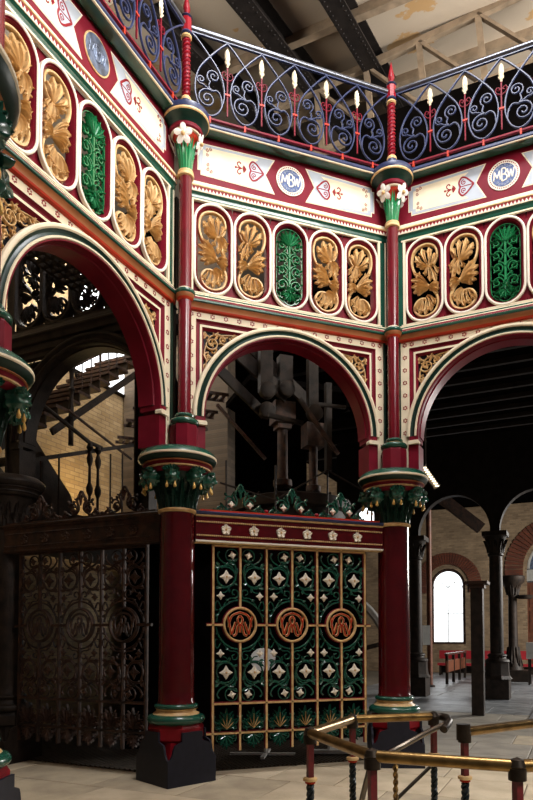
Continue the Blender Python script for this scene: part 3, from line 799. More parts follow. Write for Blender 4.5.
for i in range(5):
    uc = (i-2)*PIT
    pts, nr = stadium(.243, .557)
    P = [(uc+x, ZC+z) for x, z in pts]
    if i == 0:
        o0 = MB().sweep([(x, ZC+z) for x, z in pts], nr, [(0, .02), (0, -.014), (-.008, -.02), (-.022, -.02), (-.03, -.012), (-.03, .01)], True).build('oval_moulding', 'cream_white', t, 30); o0.location.x = uc
        o1 = MB().sweep([(x, ZC+z) for x, z in pts], nr, [(-.03, -.008), (-.034, -.012), (-.042, .004), (-.048, .0), (-.055, .02), (-.062, .055), (-.062, .09)], True).build('oval_lining', 'maroon', t, 30); o1.location.x = uc
    else: inst(o0, t, (uc, 0, 0)); inst(o1, t, (uc, 0, 0))
# acanthus scrolls
def acanthus(uc, sg):
    def Q(p): return (p[0]*sg, p[1])
    y = .045
    stem = [(.03, .175), (.10, .19), (.145, .25), (.158, .34), (.125, .425), (.04, .472), (-.05, .468), (-.13, .42), (-.165, .32), (-.158, .20), (-.10, .07), (-.01, -.03), (.09, -.12), (.15, -.215), (.168, -.32), (.13, -.42), (.04, -.468), (-.05, -.462), (-.12, -.40), (-.135, -.32), (-.09, -.25), (-.02, -.235), (.02, -.27)]
    pts = bez([Q(p) for p in stem], 5)
    k = len(pts); tp = [.9 + .35*sin(pi*i/k) for i in range(k)]
    a = MB(); a.ribbon(pts, .029, .044, y-.006, taper=tp)
    root = a.build('acanthus_scroll', 'gold', t, 50); root.location = (uc, 0, ZC)
    leaves = [
        [((.06, .165), (-.115, .345), .05, .058), ((.055, .17), (-.035, .425), .03, .06), ((.06, .17), (.055, .42), -.01, .058), ((.07, .17), (.125, .33), -.03, .048), ((.04, .15), (-.105, .245), .03, .04), ((.05, .15), (-.06, .185), .02, .035)],
        [((.08, .20), (.168, .06), .03, .046), ((.06, .18), (.135, -.045), .03, .056), ((.05, .17), (.065, -.02), .02, .05), ((.04, .165), (.0, .065), .01, .042)],
        [((.05, -.085), (-.15, .125), -.045, .046), ((.05, -.10), (-.178, .04), -.045, .056), ((.05, -.11), (-.175, -.055), -.035, .054), ((.04, -.12), (-.15, -.135), -.02, .046), ((.03, -.13), (-.10, -.175), .0, .036)],
        [((-.05, -.235), (-.145, -.375), .04, .044), ((-.03, -.235), (-.085, -.435), .045, .056), ((0, -.225), (-.005, -.445), .045, .058), ((.02, -.21), (.075, -.415), .04, .056), ((.03, -.20), (.13, -.335), .035, .048)],
        [((.045, -.10), (.178, -.07), .02, .046), ((.06, -.12), (.182, -.15), .025, .046), ((.06, -.14), (.165, -.215), .025, .036)]]
    for L in leaves:
        b = MB()
        for p0, p1, bd, wd in L:
            b.spoon(Q(p0), Q(p1), bd*sg, wd*1.12, y-.006, .034, .014)
            A_, B_ = Vector(Q(p0)), Vector(Q(p1)); d_ = (B_-A_).normalized(); n_ = Vector((-d_.y, d_.x)); m_ = A_ + (B_-A_)*.66 + n_*bd*sg*.5
            for q_ in (-1, 1):
                e_ = m_ + d_*wd*.62 + n_*q_*wd*.72; b.lobe(tuple(m_), tuple(e_), -q_*.004, wd*.5, y-.03, .016, .012, 4, .6)
        b.build('leaf', 'gold', root, 50)
    return root
AC = {}
for i, sg in ((0, 1), (1, -1), (3, 1), (4, -1)):
    uc = (i-2)*PIT
    if sg not in AC: AC[sg] = acanthus(uc, sg)
    else: c = copy_tree(AC[sg], t); c.location = (uc, 0, ZC)
# green palmette in the middle oval
a = MB(); y = .045
a.ribbon([(0, -.45), (0, .38)], .034, .04, y-.01); a.ribbon(stadium(.172, .482)[0], .014, .03, y, closed=True)
root = a.build('palmette', 'green_leaf', t, 50); root.location = (0, 0, ZC)
for sg in (-1, 1):
    for zc, r0, dz, tr in ((.26, .075, .08, 1.4), (.10, .075, .08, 1.4), (-.06, .075, .08, 1.4), (-.24, .085, .06, 1.4), (-.385, .06, .05, 1.3)):
        b = MB(); sp = spiral(.095, zc, r0, .012, -100, -tr, 20)
        st = [(0, zc-dz-.07), (.03, zc-.10)]
        b.ribbon(mir(bez(st + [sp[0]], 4)[:-1] + sp, sg), .018, .036, y-.006)
        for k in (3, 6, 9, 12, 15):
            p = sp[k]; d = (Vector(p) - Vector((.095, zc))).normalized(); q = Vector(p) + d*.034 + Vector((-d.y, d.x))*-.018
            b.lobe((p[0]*sg, p[1]), (q.x*sg, q.y), .004*sg, .024, y-.012, .02, .008, 4)
        for k in range(3):
            an = R(40*k + 20); b.lobe((sg*.095, zc), (sg*(.095+.05*cos(an)), zc+.05*sin(an)), .0, .02, y-.01, .022, .006, 4)
        b.build('curl', 'green_leaf', root, 50)
b = MB()
for k in range(7):
    an = R(90 + (k-3)*24); b.frond((0, .26), (.16*cos(an)*(.8 if k in (0, 6) else 1), .29+.17*sin(an)), (k-3)*.004, .036, y-.02, .024, .016)
b.build('leaf', 'green_leaf', root, 50)
b = MB()
for k in range(5):
    an = R(-90 + (k-2)*32); b.frond((0, -.33), (.12*cos(an), -.33+.13*sin(an)), 0, .034, y-.02, .024, .012)
for k in range(6):
    an = R(60*k+30); b.lobe((0, -.30), (.06*cos(an), -.30+.06*sin(an)), 0, .03, y-.03, .024, .01)
b.build('leaf', 'green_leaf', root, 50)
OVAL = t

# ---- painted frieze with ribbon panels, roundel, dentils
loc, rz = face(90, AP)
t = thing('painted_frieze', 'maroon painted frieze with blue lettered roundel between the two middle columns', 'frieze', loc, rz, 'painted friezes of the octagon')
band('cove', 'green', [(.0, 6.778), (-.012, 6.782), (-.018, 6.80), (-.02, 6.825), (-.034, 6.842), (-.04, 6.848)], t)
band('fillet', 'cream', [(-.04, 6.848), (-.046, 6.85), (-.046, 6.858)], t)
band('dentil_ground', 'cream_white', [(-.044, 6.858), (-.044, 6.905)], t, 0)
b = MB(); nd = 62
for i in range(nd):
    x = -1.34 + 2.68*i/nd; d = 2.68/nd
    b.prism([(x, 6.905), (x+d, 6.905), (x+d/2, 6.861)], -.048, -.043)
b.build('dentils', 'deep_red', t, 0)['kind'] = 'stuff'
band('fillet', 'gold', [(-.046, 6.905), (-.056, 6.912), (-.056, 6.925)], t)
band('fillet', 'cream', [(-.056, 6.925), (-.046, 6.935), (-.046, 6.95)], t)
band('fillet', 'ochre', [(-.046, 6.95), (-.036, 6.956)], t)
band('fillet', 'cream', [(-.036, 6.956), (-.022, 6.985), (0, 6.995)], t)
MB().box((0, .02, 7.28), (2*UM, .04, .58)).build('field', 'maroon', t, 0)
def rib_poly(i=0.0):
    return [(-1.183+i, 7.14+i*.6), (-1.145+i, 7.14+i*.6), (-1.145+i, 7.085+i), (-.205-1.9*i, 7.065+i), (-.325-1.3*i, 7.285), (-.205-1.9*i, 7.50-i), (-1.145+i, 7.475-i), (-1.145+i, 7.425-i*.6), (-1.183+i, 7.425-i*.6)]
for sg in (-1, 1):
    pl = MB().prism([(x*-sg, z) for x, z in rib_poly()], -.004, .002).build('ribbon_panel', 'cream', t, 0)
    MB().prism([(x*-sg, z) for x, z in rib_poly(.012)], -.006, .0).build('ribbon_border', 'grey_blue', pl, 0)
    inner = [(-1.118, 7.165), (-1.085, 7.165), (-1.085, 7.125), (-.42, 7.115), (-.50, 7.18), (-.50, 7.385), (-.42, 7.45), (-1.085, 7.435), (-1.085, 7.40), (-1.118, 7.40)]
    MB().prism([(x*-sg, z) for x, z in inner], -.008, -.002).build('ribbon_field', 'cream', pl, 0)
    h = MB()
    # pointed heart
    for s2 in (-1, 1):
        hp = bez([(-.52, 7.285), (-.535, 7.285+s2*.06), (-.50, 7.285+s2*.115), (-.45, 7.285+s2*.10), (-.40, 7.285+s2*.05), (-.355, 7.285)], 6)
        h.ribbon(mir(hp, -sg), .022, .004, -.010)
        h.ribbon(mir(spiral(-.478, 7.285+s2*.05, .035, .004, -90*s2+180, s2*1.4, 16), -sg), .012, .004, -.010)
    h.ribbon(mir([(-.52, 7.285), (-.36, 7.285)], -sg), .012, .004, -.010)
    h.build('heart_motif', 'deep_red', pl, 0); h = MB()
    for s2 in (-1, 1):
        for cx, cz in ((-1.06, 7.285+s2*.115), (-1.02, 7.285+s2*.135), (-1.06, 7.285+s2*.06)):
            h.ribbon(mir(spiral(cx, cz, .022, .004, 90, s2*1.3, 14), -sg), .006, .004, -.010)
    h.build('corner_curls', 'deep_red', pl, 0)['kind'] = 'stuff'; h = MB()
    # flower sprig beside the heart
    for k in range(-3, 4):
        h.lobe((sg*.575, 7.285), (sg*(.635-.006*abs(k)), 7.285+.017*k), 0, .014, -.008, .004, 0, 4)
    for s2 in (-1, 1):
        h.ribbon(mir(bez([(-.635, 7.285), (-.675, 7.285+s2*.02), (-.69, 7.285+s2*.055), (-.665, 7.285+s2*.075), (-.645, 7.285+s2*.055)], 5), -sg), .014, .004, -.010)
    h.prism([(sg*(.71+.014*cos(R(45*j))), 7.285+.014*sin(R(45*j))) for j in range(8)], -.012, -.008)
    h.ribbon(mir([(-.64, 7.285), (-.71, 7.285)], -sg), .01, .004, -.010)
    h.build('flower_sprig', 'deep_red', pl, 0)['kind'] = 'stuff'
    MB().prism([(x*-sg, z) for x, z in bez([(-.55, 7.285), (-.545, 7.36), (-.50, 7.415), (-.44, 7.40), (-.385, 7.34), (-.33, 7.285), (-.385, 7.23), (-.44, 7.17), (-.50, 7.155), (-.545, 7.21), (-.55, 7.285)], 5)[:-1]], -.0095, -.0075).build('heart_ground', 'grey_blue', pl, 0)
ZR = 7.285
rd = MB().prism([(.187*cos(R(10*j)), ZR+.187*sin(R(10*j))) for j in range(36)], -.010, .0).build('roundel', 'cream_white', t, 0)
b = MB()
for j in range(40):
    a = R(9*j); b.prism([(.164*cos(a)+.008*cos(R(60*k)), ZR+.164*sin(a)+.008*sin(R(60*k))) for k in range(6)], -.013, -.008)
b.build('dotted_ring', 'deep_red', rd, 0)['kind'] = 'stuff'
MB().prism([(.142*cos(R(10*j)), ZR+.142*sin(R(10*j))) for j in range(36)], -.014, -.006).build('roundel_disc', 'royal_blue', rd, 0)
STR = {'M': [[(-.118, -.055), (-.108, .06), (-.078, -.03), (-.048, .06), (-.04, -.055)]],
       'B': [[(-.022, -.075), (-.022, .08)], [(-.022, .08), (.012, .078), (.028, .055), (.024, .022), (-.002, .006), (-.02, .006)], [(-.006, .006), (.026, -.004), (.038, -.035), (.028, -.064), (.0, -.075), (-.022, -.075)]],
       'W': [[(.044, .06), (.062, -.055), (.084, .045), (.100, -.055), (.122, .06)]]}
def lettering(parent):
    b = MB()
    for ch, ss in STR.items():
        for s_ in ss:
            if ch == 'B': b.ribbon([(x, ZR+z) for x, z in bez(s_, 5)], .015, .006, -.017)
            else:
                for p, q in zip(s_[:-1], s_[1:]): b.ribbon([(p[0], ZR+p[1]), (q[0], ZR+q[1])], .014, .006, -.017)
    return b.build('lettering', 'cream_white', parent, 0)
lettering(rd)['kind'] = 'stuff'
b = MB()
for j in range(22):
    a = R(360/22*j); rr = .112 + .012*(j % 2)
    if abs(rr*sin(a)) > .075: b.ribbon(spiral(rr*cos(a), ZR+rr*sin(a), .016, .003, j*50, 1.2, 10), .004, .003, -.015)
b.build('roundel_filigree', 'grey_blue', rd, 0)['kind'] = 'stuff'
FRIEZE = t

# ---- cornice
loc, rz = face(90, AP)
t = thing('gallery_cornice', 'green and blue gallery cornice between the two middle columns', 'cornice', loc, rz, 'gallery cornices')
band('soffit', 'green', [(.03, 7.565), (-.012, 7.562), (-.03, 7.548), (-.10, 7.545), (-.145, 7.552)], t)
band('bead', 'cream', [(-.145, 7.552), (-.162, 7.552), (-.166, 7.562)], t)
band('fascia', 'navy', [(-.166, 7.562), (-.174, 7.575), (-.174, 7.60), (-.165, 7.612)], t)
MB().run([(-.165, 7.612), (.45, 7.612), (.45, 7.565), (.03, 7.565)], -UM, UM).build('walkway', 'grey_blue', t, 0)
CORN = t

# ---- gallery railing
loc, rz = face(90, AP-.15)
t = thing('gallery_railing', 'wrought scroll gallery railing with five cream spearheads between the two middle posts', 'railing', loc, rz, 'gallery railings')
UR = 1.30; y = 0
MB().tube([(-UR, 0, 8.705), (UR, 0, 8.705)], .034, 12).build('handrail', 'rail_steel', t)
MB().box((0, 0, 7.672), (2*UR, .035, .022)).build('bottom_rail', 'maroon', t, 0)
MB().box((0, 0, 8.662), (2*UR, .03, .012)).build('under_rail', 'navy', t, 0)
SP = .43
for k in range(5):
    u = (k-2)*SP
    if k == 0:
        sp = MB().box((0, 0, 8.06), (.016, .016, .60)).build('spear', 'maroon', t, 0); sp.location.x = u
        tp = MB()
        tp.lobe((0, 8.36), (0, 8.59), 0, .066, 0, .014, .0, 8); tp.lobe((0, 8.36), (0, 8.59), 0, .066, 0, -.014, .0, 8)
        for q in range(4):
            for s2 in (-1, 1): tp.lobe((0, 8.375+q*.042), (s2*(.033-.004*q), 8.425+q*.042), 0, .022, -.002, .014, 0, 4)
        tpo = tp.build('spear_tip', 'cream', sp)
        cl = MB()
        for s2 in (-1, 1): cl.ribbon(mir(bez([(0, 8.20), (.045, 8.215), (.068, 8.255), (.052, 8.295), (.022, 8.285), (.022, 8.262), (.04, 8.258)], 5), s2), .012, .014, 0)
        cl.build('spear_curl', 'maroon', sp)
        MB().box((0, 0, 8.02), (.062, .03, .022)).build('clasp', 'vermilion', sp, 0)
    else:
        c = copy_tree(sp, t); c.location = (u, 0, 0)
def egg(sg):
    """interlaced loop of one bay: from one peak down round the bottom and up to the other peak"""
    h = SP/2
    pts = [(-h, 8.655), (-h*.62, 8.58), (0, 8.43), (h*.55, 8.27), (h*.80, 8.10), (h*.78, 7.93), (h*.5, 7.78), (0, 7.715), (-h*.5, 7.78), (-h*.78, 7.93), (-h*.80, 8.10), (-h*.55, 8.27), (0, 8.43), (h*.62, 8.58), (h, 8.655)]
    return bez(pts, 5)
loop0 = None
for k in range(6):
    u = (k-2.5)*SP
    sg = -1 if k < 3 else 1
    if loop0 is None:
        loop0 = MB().ribbon(egg(1), .02, .022, 0).build('interlaced_loop', 'navy', t, 50); loop0.location.x = u
        scs = {}
        for s2 in (-1, 1):
            b = MB()
            lo = spiral(.03, 7.915, .118, .014, 118, -1.8, 36)
            b.ribbon(mir(lo, s2), .018, .02, 0)
            b.ribbon(mir(bez([(-.150, 7.86), (-.135, 7.98), (-.085, 8.035), lo[0]], 5), s2), .018, .02, 0)
            up = spiral(-.045, 8.20, .084, .012, -60, 1.65, 30)
            b.ribbon(mir(bez([lo[0], (.01, 8.06), (.005, 8.10), up[0]], 5)[:-1] + up, s2), .017, .02, 0)
            rt = spiral(.105, 8.125, .055, .010, -110, 1.45, 24)
            b.ribbon(mir(bez([lo[0], (.03, 8.045), (.06, 8.06), rt[0]], 5)[:-1] + rt, s2), .016, .02, 0)
            scs[s2] = b
        m1 = scs[-1].build('scroll', 'navy', t, 50); m1.location.x = u
        m2 = scs[1].build('scroll', 'navy', t, 50); m2.location.x = 2.5*SP
    else:
        inst(loop0, t, (u, 0, 0))
        if k in (1, 2): inst(m1, t, (u, 0, 0))
        elif k in (3, 4): inst(m2, t, (u, 0, 0))
    if k == 0: ft = MB().box((0, 0, 7.655), (.022, .04, .075)).build('foot', 'vermilion', t, 0); ft.location.x = u
    else: inst(ft, t, (u, 0, 0))
RAIL = t

LBL = {
 'CD': ('cream and maroon arched screen on the right, opening to the far hall', 'red, ochre and green string course on the right side of the octagon', 'frieze of leaf ovals on the right side, cut by the picture edge', 'maroon painted frieze with lettered roundel on the right side of the octagon', 'green and blue gallery cornice on the right side of the octagon', 'scroll gallery railing rising to the right picture edge against the dark wall'),
 'AB': ('cream and maroon arched screen on the steep left side, stair behind it', 'red, ochre and green string course slanting across the left side', 'steep left frieze of gold leaf ovals around one green oval', 'maroon painted frieze with tarnished blank roundel on the steep left side', 'green and blue gallery cornice on the steep left side', 'scroll gallery railing at the top left, seen edge-on above the left frieze')}
for sd in ('CD', 'AB'):
    for src, lab, ap in zip((ARCH, STRING, OVAL, FRIEZE, CORN, RAIL), LBL[sd], (AP, AP, AP, AP, AP, AP-.15)):
        loc, rz = face(SIDES[sd], ap)
        c = dup(src, loc, rz, lab)
        if sd == 'AB' and src is FRIEZE:       # this roundel is worn blank
            for ch in c.children:
                if ch.name.startswith('roundel'):
                    ch.material_slots[0].link = 'OBJECT'; ch.material_slots[0].material = M['gold']
                    for g_ in list(ch.children):
                        if g_.name.startswith('roundel_disc'):
                            g_.material_slots[0].link = 'OBJECT'; g_.material_slots[0].material = M['tarnish_blue']; g_.scale = (1.22, 1, 1.22); g_.location.z = -ZR*.22
                        elif g_.name.startswith('lettering'):
                            g_.material_slots[0].link = 'OBJECT'; g_.material_slots[0].material = M['tarnish_blue']
                        else: bpy.data.objects.remove(g_)

# ================================================================== PAINTED GATE AND TRANSOM
loc, rz = face(90, APG)
t = thing('iron_gate', 'painted iron gate with three red monogram roundels between the two middle columns', 'gate', loc, rz, 'ornamental iron gates')
GU = .328; ZM = 1.747; y = 0
def bar_v(x, z0, z1, nm='upright'):
    o = MB().box((x, .012, (z0+z1)/2), (.034, .03, z1-z0)).build(nm, 'maroon', t, 0)
    MB().box((x, -.008, (z0+z1)/2), (.024, .016, z1-z0)).build('face_strip', 'gold', o, 0)
def bar_h(z, x0, x1, nm='rail'):
    o = MB().box(((x0+x1)/2, .012, z), (x1-x0, .03, .034)).build(nm, 'maroon', t, 0)
    MB().box(((x0+x1)/2, -.008, z-.004), (x1-x0, .016, .022)).build('face_strip', 'gold', o, 0)
for k in range(-3, 4):
    if k % 2 == 0: bar_v(k*GU, ZM+.21, 2.68); bar_v(k*GU, .29, ZM-.21)
    else: bar_v(k*GU, .29, 2.68)
bar_h(2.668, -1.0, 1.0); bar_h(.835, -.99, .99); bar_h(.495, -1.06, .99)
for x0, x1 in ((-1.06, -.86), (-.45, -.21), (.21, .45), (.86, 1.06)): bar_h(ZM, x0, x1)
def star4(r, p=.52):
    b = MB(); k = 16; vs = [(0, -.026, 0)]
    for i in range(k):
        a = R(90 + 360*i/k); m_ = i % 4
        rr = r if m_ == 0 else (r*p if m_ == 2 else r*.64)
        vs.append((rr*cos(a), -.006 if m_ == 0 else -.012, rr*sin(a)))
    vs += [(x, .006, z) for x, y_, z in vs[1:]] + [(0, .006, 0)]
    fs = [(0, 1+i, 1+(i+1) % k) for i in range(k)] + [(1+i, 1+k+i, 1+k+(i+1) % k, 1+(i+1) % k) for i in range(k)] + [(2*k+1, 1+k+(i+1) % k, 1+k+i) for i in range(k)]
    b.add(vs, fs)
    for i in range(4):
        a = R(90*i+90); b.lobe((.01*cos(a), .01*sin(a)), (r*.8*cos(a), r*.8*sin(a)), 0, r*.22, -.014, .012, -.004, 4, .8)
    return b
st = MB().lathe([(.016, 0), (.014, .012), (.005, .018)], 10)
big = None
def scroll_half(sg, up):
    b = MB(); zf = (lambda z: z) if up else (lambda z: 2*ZM - z)
    def P(pts): return [(x*sg, zf(z)) for x, z in pts]
    y = .005
    ring = spiral(.172, 2.303, .118, .108, 60, .93, 30)
    b.ribbon(P(ring), .017, .022, y)
    r2 = spiral(.10, 2.559, .082, .072, 200, .95, 26); b.ribbon(P(r2), .014, .02, y)
    b.ribbon(P(bez([(.29, 2.43), (.25, 2.42), (.19, 2.43), (.12, 2.47), (.06, 2.43), (.05, 2.33), (.075, 2.24), (.14, 2.185), (.22, 2.18), (.27, 2.20)], 5)), .026, .026, y)
    b.ribbon(P(bez([(.06, 2.36), (.10, 2.42), (.18, 2.46), (.24, 2.50), (.275, 2.56), (.25, 2.60)], 5)), .018, .02, y)
    b.ribbon(P(arc(0, ZM, .288, 6, 86, 18)), .02, .022, y)
    b.ribbon(P(bez([(.20, 1.97), (.13, 2.05), (.05, 2.06), (.02, 2.10), (.04, 2.15), (.085, 2.15), (.095, 2.11), (.065, 2.095)], 5)), .014, .02, y)
    b.ribbon(P(bez([(.23, 1.95), (.27, 2.02), (.30, 1.98), (.295, 1.92), (.27, 1.92)], 5)), .014, .02, y)
    b.ribbon(P(bez([(.14, 2.185), (.17, 2.13), (.22, 2.12)], 4)), .012, .02, y)
    for p0, p1, wd in (((.25, 2.42), (.30, 2.47), .045), ((.25, 2.42), (.305, 2.40), .04), ((.25, 2.42), (.29, 2.36), .03), ((.06, 2.33), (.03, 2.40), .04), ((.08, 2.24), (.03, 2.21), .035), ((.22, 2.18), (.30, 2.17), .04), ((.22, 2.18), (.29, 2.24), .03), ((.14, 2.19), (.13, 2.12), .035), ((.12, 2.46), (.06, 2.45), .035), ((.14, 2.02), (.18, 2.04), .03), ((.22, 1.95), (.25, 1.90), .03), ((.26, 1.87), (.30, 1.84), .03), ((.09, 2.50), (.15, 2.49), .03), ((.10, 2.49), (.03, 2.52), .03)):
        a, c = P([p0, p1]); b.lobe(a, c, .006*sg, wd, y-.008, .016, .01, 5)
    return b
SH = {}
FLB = None; FLS = None
for pair in (-2*GU, 0, 2*GU):
    for sg in (-1, 1):
        for up in (True, False):
            if (sg, up) not in SH: o = scroll_half(sg, up).build('scroll', 'green', t, 50); o.location.x = pair; SH[(sg, up)] = o
            else: inst(SH[(sg, up)], t, (pair, 0, 0))
            for (x, z, big_) in ((.172, 2.303, 1), (.10, 2.559, 0), (.24, 2.082, 0)):
                zz = z if up else 2*ZM-z; L = (pair+x*sg, -.012, zz); rot = (0, R(12*sg) if not big_ and z > 2.5 else 0, 0)
                if big_:
                    if FLB is None: FLB = star4(.082).build('star_flower', 'cream_white', t); FLB.location = L; fb = st.build('flower_boss', 'gold', FLB); fb.rotation_euler = (R(90), 0, 0); fb.location = (0, -.012, 0)
                    else: c = copy_tree(FLB, t); c.location = L
                else:
                    if FLS is None: FLS = star4(.05).build('star_flower', 'cream_white', t); FLS.location = L; FLS.rotation_euler = rot
                    else: inst(FLS, t, L, rot)
# monogram roundels
RD = None
for pair in (-2*GU, 0, 2*GU):
    if RD is None:
        rd = MB().ribbon(arc(0, ZM, .195, 0, 360, 36)[:-1], .026, .03, -.008, closed=True).build('roundel', 'gold', t, 50); rd.location.x = pair
        MB().ribbon(arc(0, ZM, .203, 0, 360, 36)[:-1], .026, .03, .014, closed=True).build('roundel_back_ring', 'maroon', rd, 50)
        def mono():
            S_ = []
            for sg in (-1, 1):
                S_.append(mir([(.15, .10), (.105, -.115)], sg)); S_.append(mir([(.105, -.115), (.055, .03)], sg))
                S_.append(mir(bez([(.135, -.03), (.128, .04), (.09, .11), (.0, .145)], 5), sg))
                S_.append(mir(bez([(.0, .105), (.028, .07), (.022, .025), (.0, .0)], 4), sg)); S_.append(mir(bez([(0, .0), (.03, -.02), (.05, -.11), (.085, -.13)], 4), sg))
            S_.append([(0, .0), (0, -.09)])
            return S_
        for nm, m_, wd, yy in (('monogram_edge', 'gold', .026, -.002), ('monogram', 'vermilion', .015, -.010)):
            b = MB()
            for s_ in mono(): b.ribbon([(x, ZM+z) for x, z in s_], wd, .014, yy)
            b.build(nm, m_, rd, 0)
        RD = rd
    else: c = copy_tree(RD, t); c.location.x = pair
# palmettes between the lower rails and hanging below
UPP = None
for k in range(6):
    u = (k-2.5)*GU
    if UPP is None:
        b = MB()
        for j in range(7):
            a = R(90 + (j-3)*27); L = (.25, .20, .165, .13)[abs(j-3)]; b.frond((0, .53), (L*cos(a)*.95, .53+L*sin(a)), (j-3)*-.012, .04, .0, .02, .02)
        for sg in (-1, 1): b.ribbon(mir(bez([(0, .53), (.06, .56), (.12, .60), (.15, .66), (.13, .69)], 5), sg), .014, .02, .004); b.ribbon(mir(spiral(.10, .555, .04, .008, 180, -1.2, 14), sg), .012, .02, .004)
        UPP = b.build('palmette', 'green', t, 50); UPP.location.x = u
        g_ = MB()
        for j in range(5):
            a = R(90 + (j-2)*22); L = (.17, .14, .11)[abs(j-2)]; g_.lobe((0, .54), (L*cos(a), .54+L*sin(a)), 0, .010, -.024, .01, .01, 4)
        g_.build('gilt_vein', 'gold', UPP)
        b = MB()
        for j in range(5):
            a = R(-90 + (j-2)*34); L = (.165, .14, .11)[abs(j-2)]; b.frond((0, .47), (L*cos(a), .47+L*sin(a)), 0, .036, .0, .02, .015)
        for sg in (-1, 1): b.ribbon(mir(spiral(.085, .43, .045, .008, 90, -1.3, 14), sg), .012, .02, .004)
        DNP = b.build('drop_palmette', 'green', t, 50); DNP.location.x = u
    else: c = copy_tree(UPP, t); c.location.x = u; inst(DNP, t, (u, 0, 0))
GATE = t

loc, rz = face(90, APG)
t = thing('transom_beam', 'maroon transom beam with six white stars and leaf cresting above the painted gate', 'beam', loc, rz, 'gate transom beams')
UT = 1.21
MB().box((0, .0, 2.85), (2*UT, .14, .30)).build('beam', 'maroon_gloss_shaded', t, 0)
def tb(nm, m, prof): return MB().run(prof, -UT, UT).build(nm, m, t, 30)
tb('bottom_fillet', 'cream_white', [(.08, 2.69), (-.078, 2.69), (-.086, 2.696), (-.086, 2.71), (-.07, 2.714)])
tb('bottom_bead', 'gold', [(.03, 2.682), (-.05, 2.682), (-.06, 2.69)])
tb('top_fillet', 'gold', [(-.07, 2.985), (-.088, 2.992), (-.088, 3.004), (-.085, 3.006)])
tb('top_cove', 'navy', [(-.085, 3.006), (-.10, 3.015), (-.105, 3.035), (-.09, 3.045)])
MB().box((0, .0, 3.055), (2*UT-.1, .17, .022)).build('top_plate', 'vermilion', t, 0)
for zz in (2.767, 2.924):
    b = MB(); nb = 96
    for i in range(nb): b.lathe([(.004, -.010), (.010, -.004), (.010, .004), (.004, .010)], 6, (-UT+.02 + (2*UT-.04)*i/(nb-1), -.074, zz))
    b.build('beading', 'gold', t)['kind'] = 'stuff'
for k in range(6):
    u = (k-2.5)*.34
    if k == 0:
        b = MB()
        for j in range(5):
            a = R(90+72*j); b.lobe((0, 0), (.062*cos(a), .062*sin(a)), 0, .056, 0, .014, .012, 6, .5)
        S5 = b.build('star', 'cream_white', t); S5.location = (u, -.074, 2.845)
        bs = MB().lathe([(.014, 0), (.012, .014), (.004, .02)], 8).build('star_boss', 'gold', S5); bs.rotation_euler = (R(90), 0, 0); bs.location.y = -.008
    else: c = copy_tree(S5, t); c.location = (u, -.074, 2.845)
CR = None
for k in range(3):
    u = (k-1)*.655
    if CR is None:
        b = MB()
        b.ribbon(bez([(-.20, 3.09), (-.12, 3.11), (-.05, 3.16), (-.045, 3.22), (-.07, 3.28), (-.04, 3.34), (0, 3.40), (.04, 3.34), (.07, 3.28), (.045, 3.22), (.05, 3.16), (.12, 3.11), (.20, 3.09)], 5), .022, .03, 0)
        b.frond((0, 3.22), (0, 3.37), 0, .045, -.005, .02, .01)
        for sg in (-1, 1):
            b.ribbon(mir(spiral(.115, 3.165, .058, .01, 200, -1.3, 18), sg), .016, .026, 0)
            b.ribbon(mir(bez([(.05, 3.16), (.10, 3.24), (.16, 3.25), (.19, 3.21)], 5), sg), .02, .026, 0)
            b.ribbon(mir(bez([(.16, 3.10), (.22, 3.14), (.27, 3.12), (.30, 3.08), (.33, 3.10)], 5), sg), .018, .026, 0)
            b.ribbon(mir(spiral(.245, 3.105, .035, .008, 90, 1.2, 14), sg), .014, .026, 0)
            for p0, p1 in (((.16, 3.25), (.20, 3.29)), ((.10, 3.24), (.10, 3.29)), ((.045, 3.28), (.095, 3.31)), ((.20, 3.12), (.25, 3.17))): b.lobe((p0[0]*sg, p0[1]), (p1[0]*sg, p1[1]), 0, .032, -.004, .018, .01, 5)
        CR = b.build('cresting', 'green', t, 50); CR.location.x = u
        for sg in (-1, 1): o = star4(.045).build('star_flower', 'cream_white', CR); o.location = (sg*.115, -.015, 3.155)
    else: c = copy_tree(CR, t); c.location.x = u
for x in (-.33, .33): MB().lathe([(.018, -.02), (.028, -.008), (.028, .008), (.018, .02)], 10, (x, -.0, 3.10)).build('cresting_knob', 'deep_red', t)
TRANS = t

# ---- the unpainted screen running back from the left gate column
bp = (vert('B', RC) + Vector((-3.392, 5.38, 0)))/2
dup(GATE, bp, R(-45), 'dark rusty unpainted iron gate in shadow behind the left arch', material='rust_iron')
dup(TRANS, bp, R(-45), 'dark rusty transom beam with stars over the shadowed gate behind the left arch', material='rust_iron')
bq = bp + n45*.05
for src, lab in ((ARCH, 'dark unpainted iron arch framing the bright stair'), (STRING, 'dark unpainted string course over the arch of the stair'), (OVAL, 'dark unpainted frieze with daylight showing through its leaf ovals')):
    dup(src, bq, R(-45), lab, material='iron')
c = copy_tree(cB, None, 'iron'); c.location = (-3.25, 5.38, 0); c.rotation_euler = (0, 0, R(45)); c['label'] = 'unpainted dark iron column at the left edge, beside the shadowed gate'
for ch in list(c.children):
    if ch.name.startswith('capital'):
        for g_ in list(ch.children):
            if not g_.name.startswith('leaf'): bpy.data.objects.remove(g_)

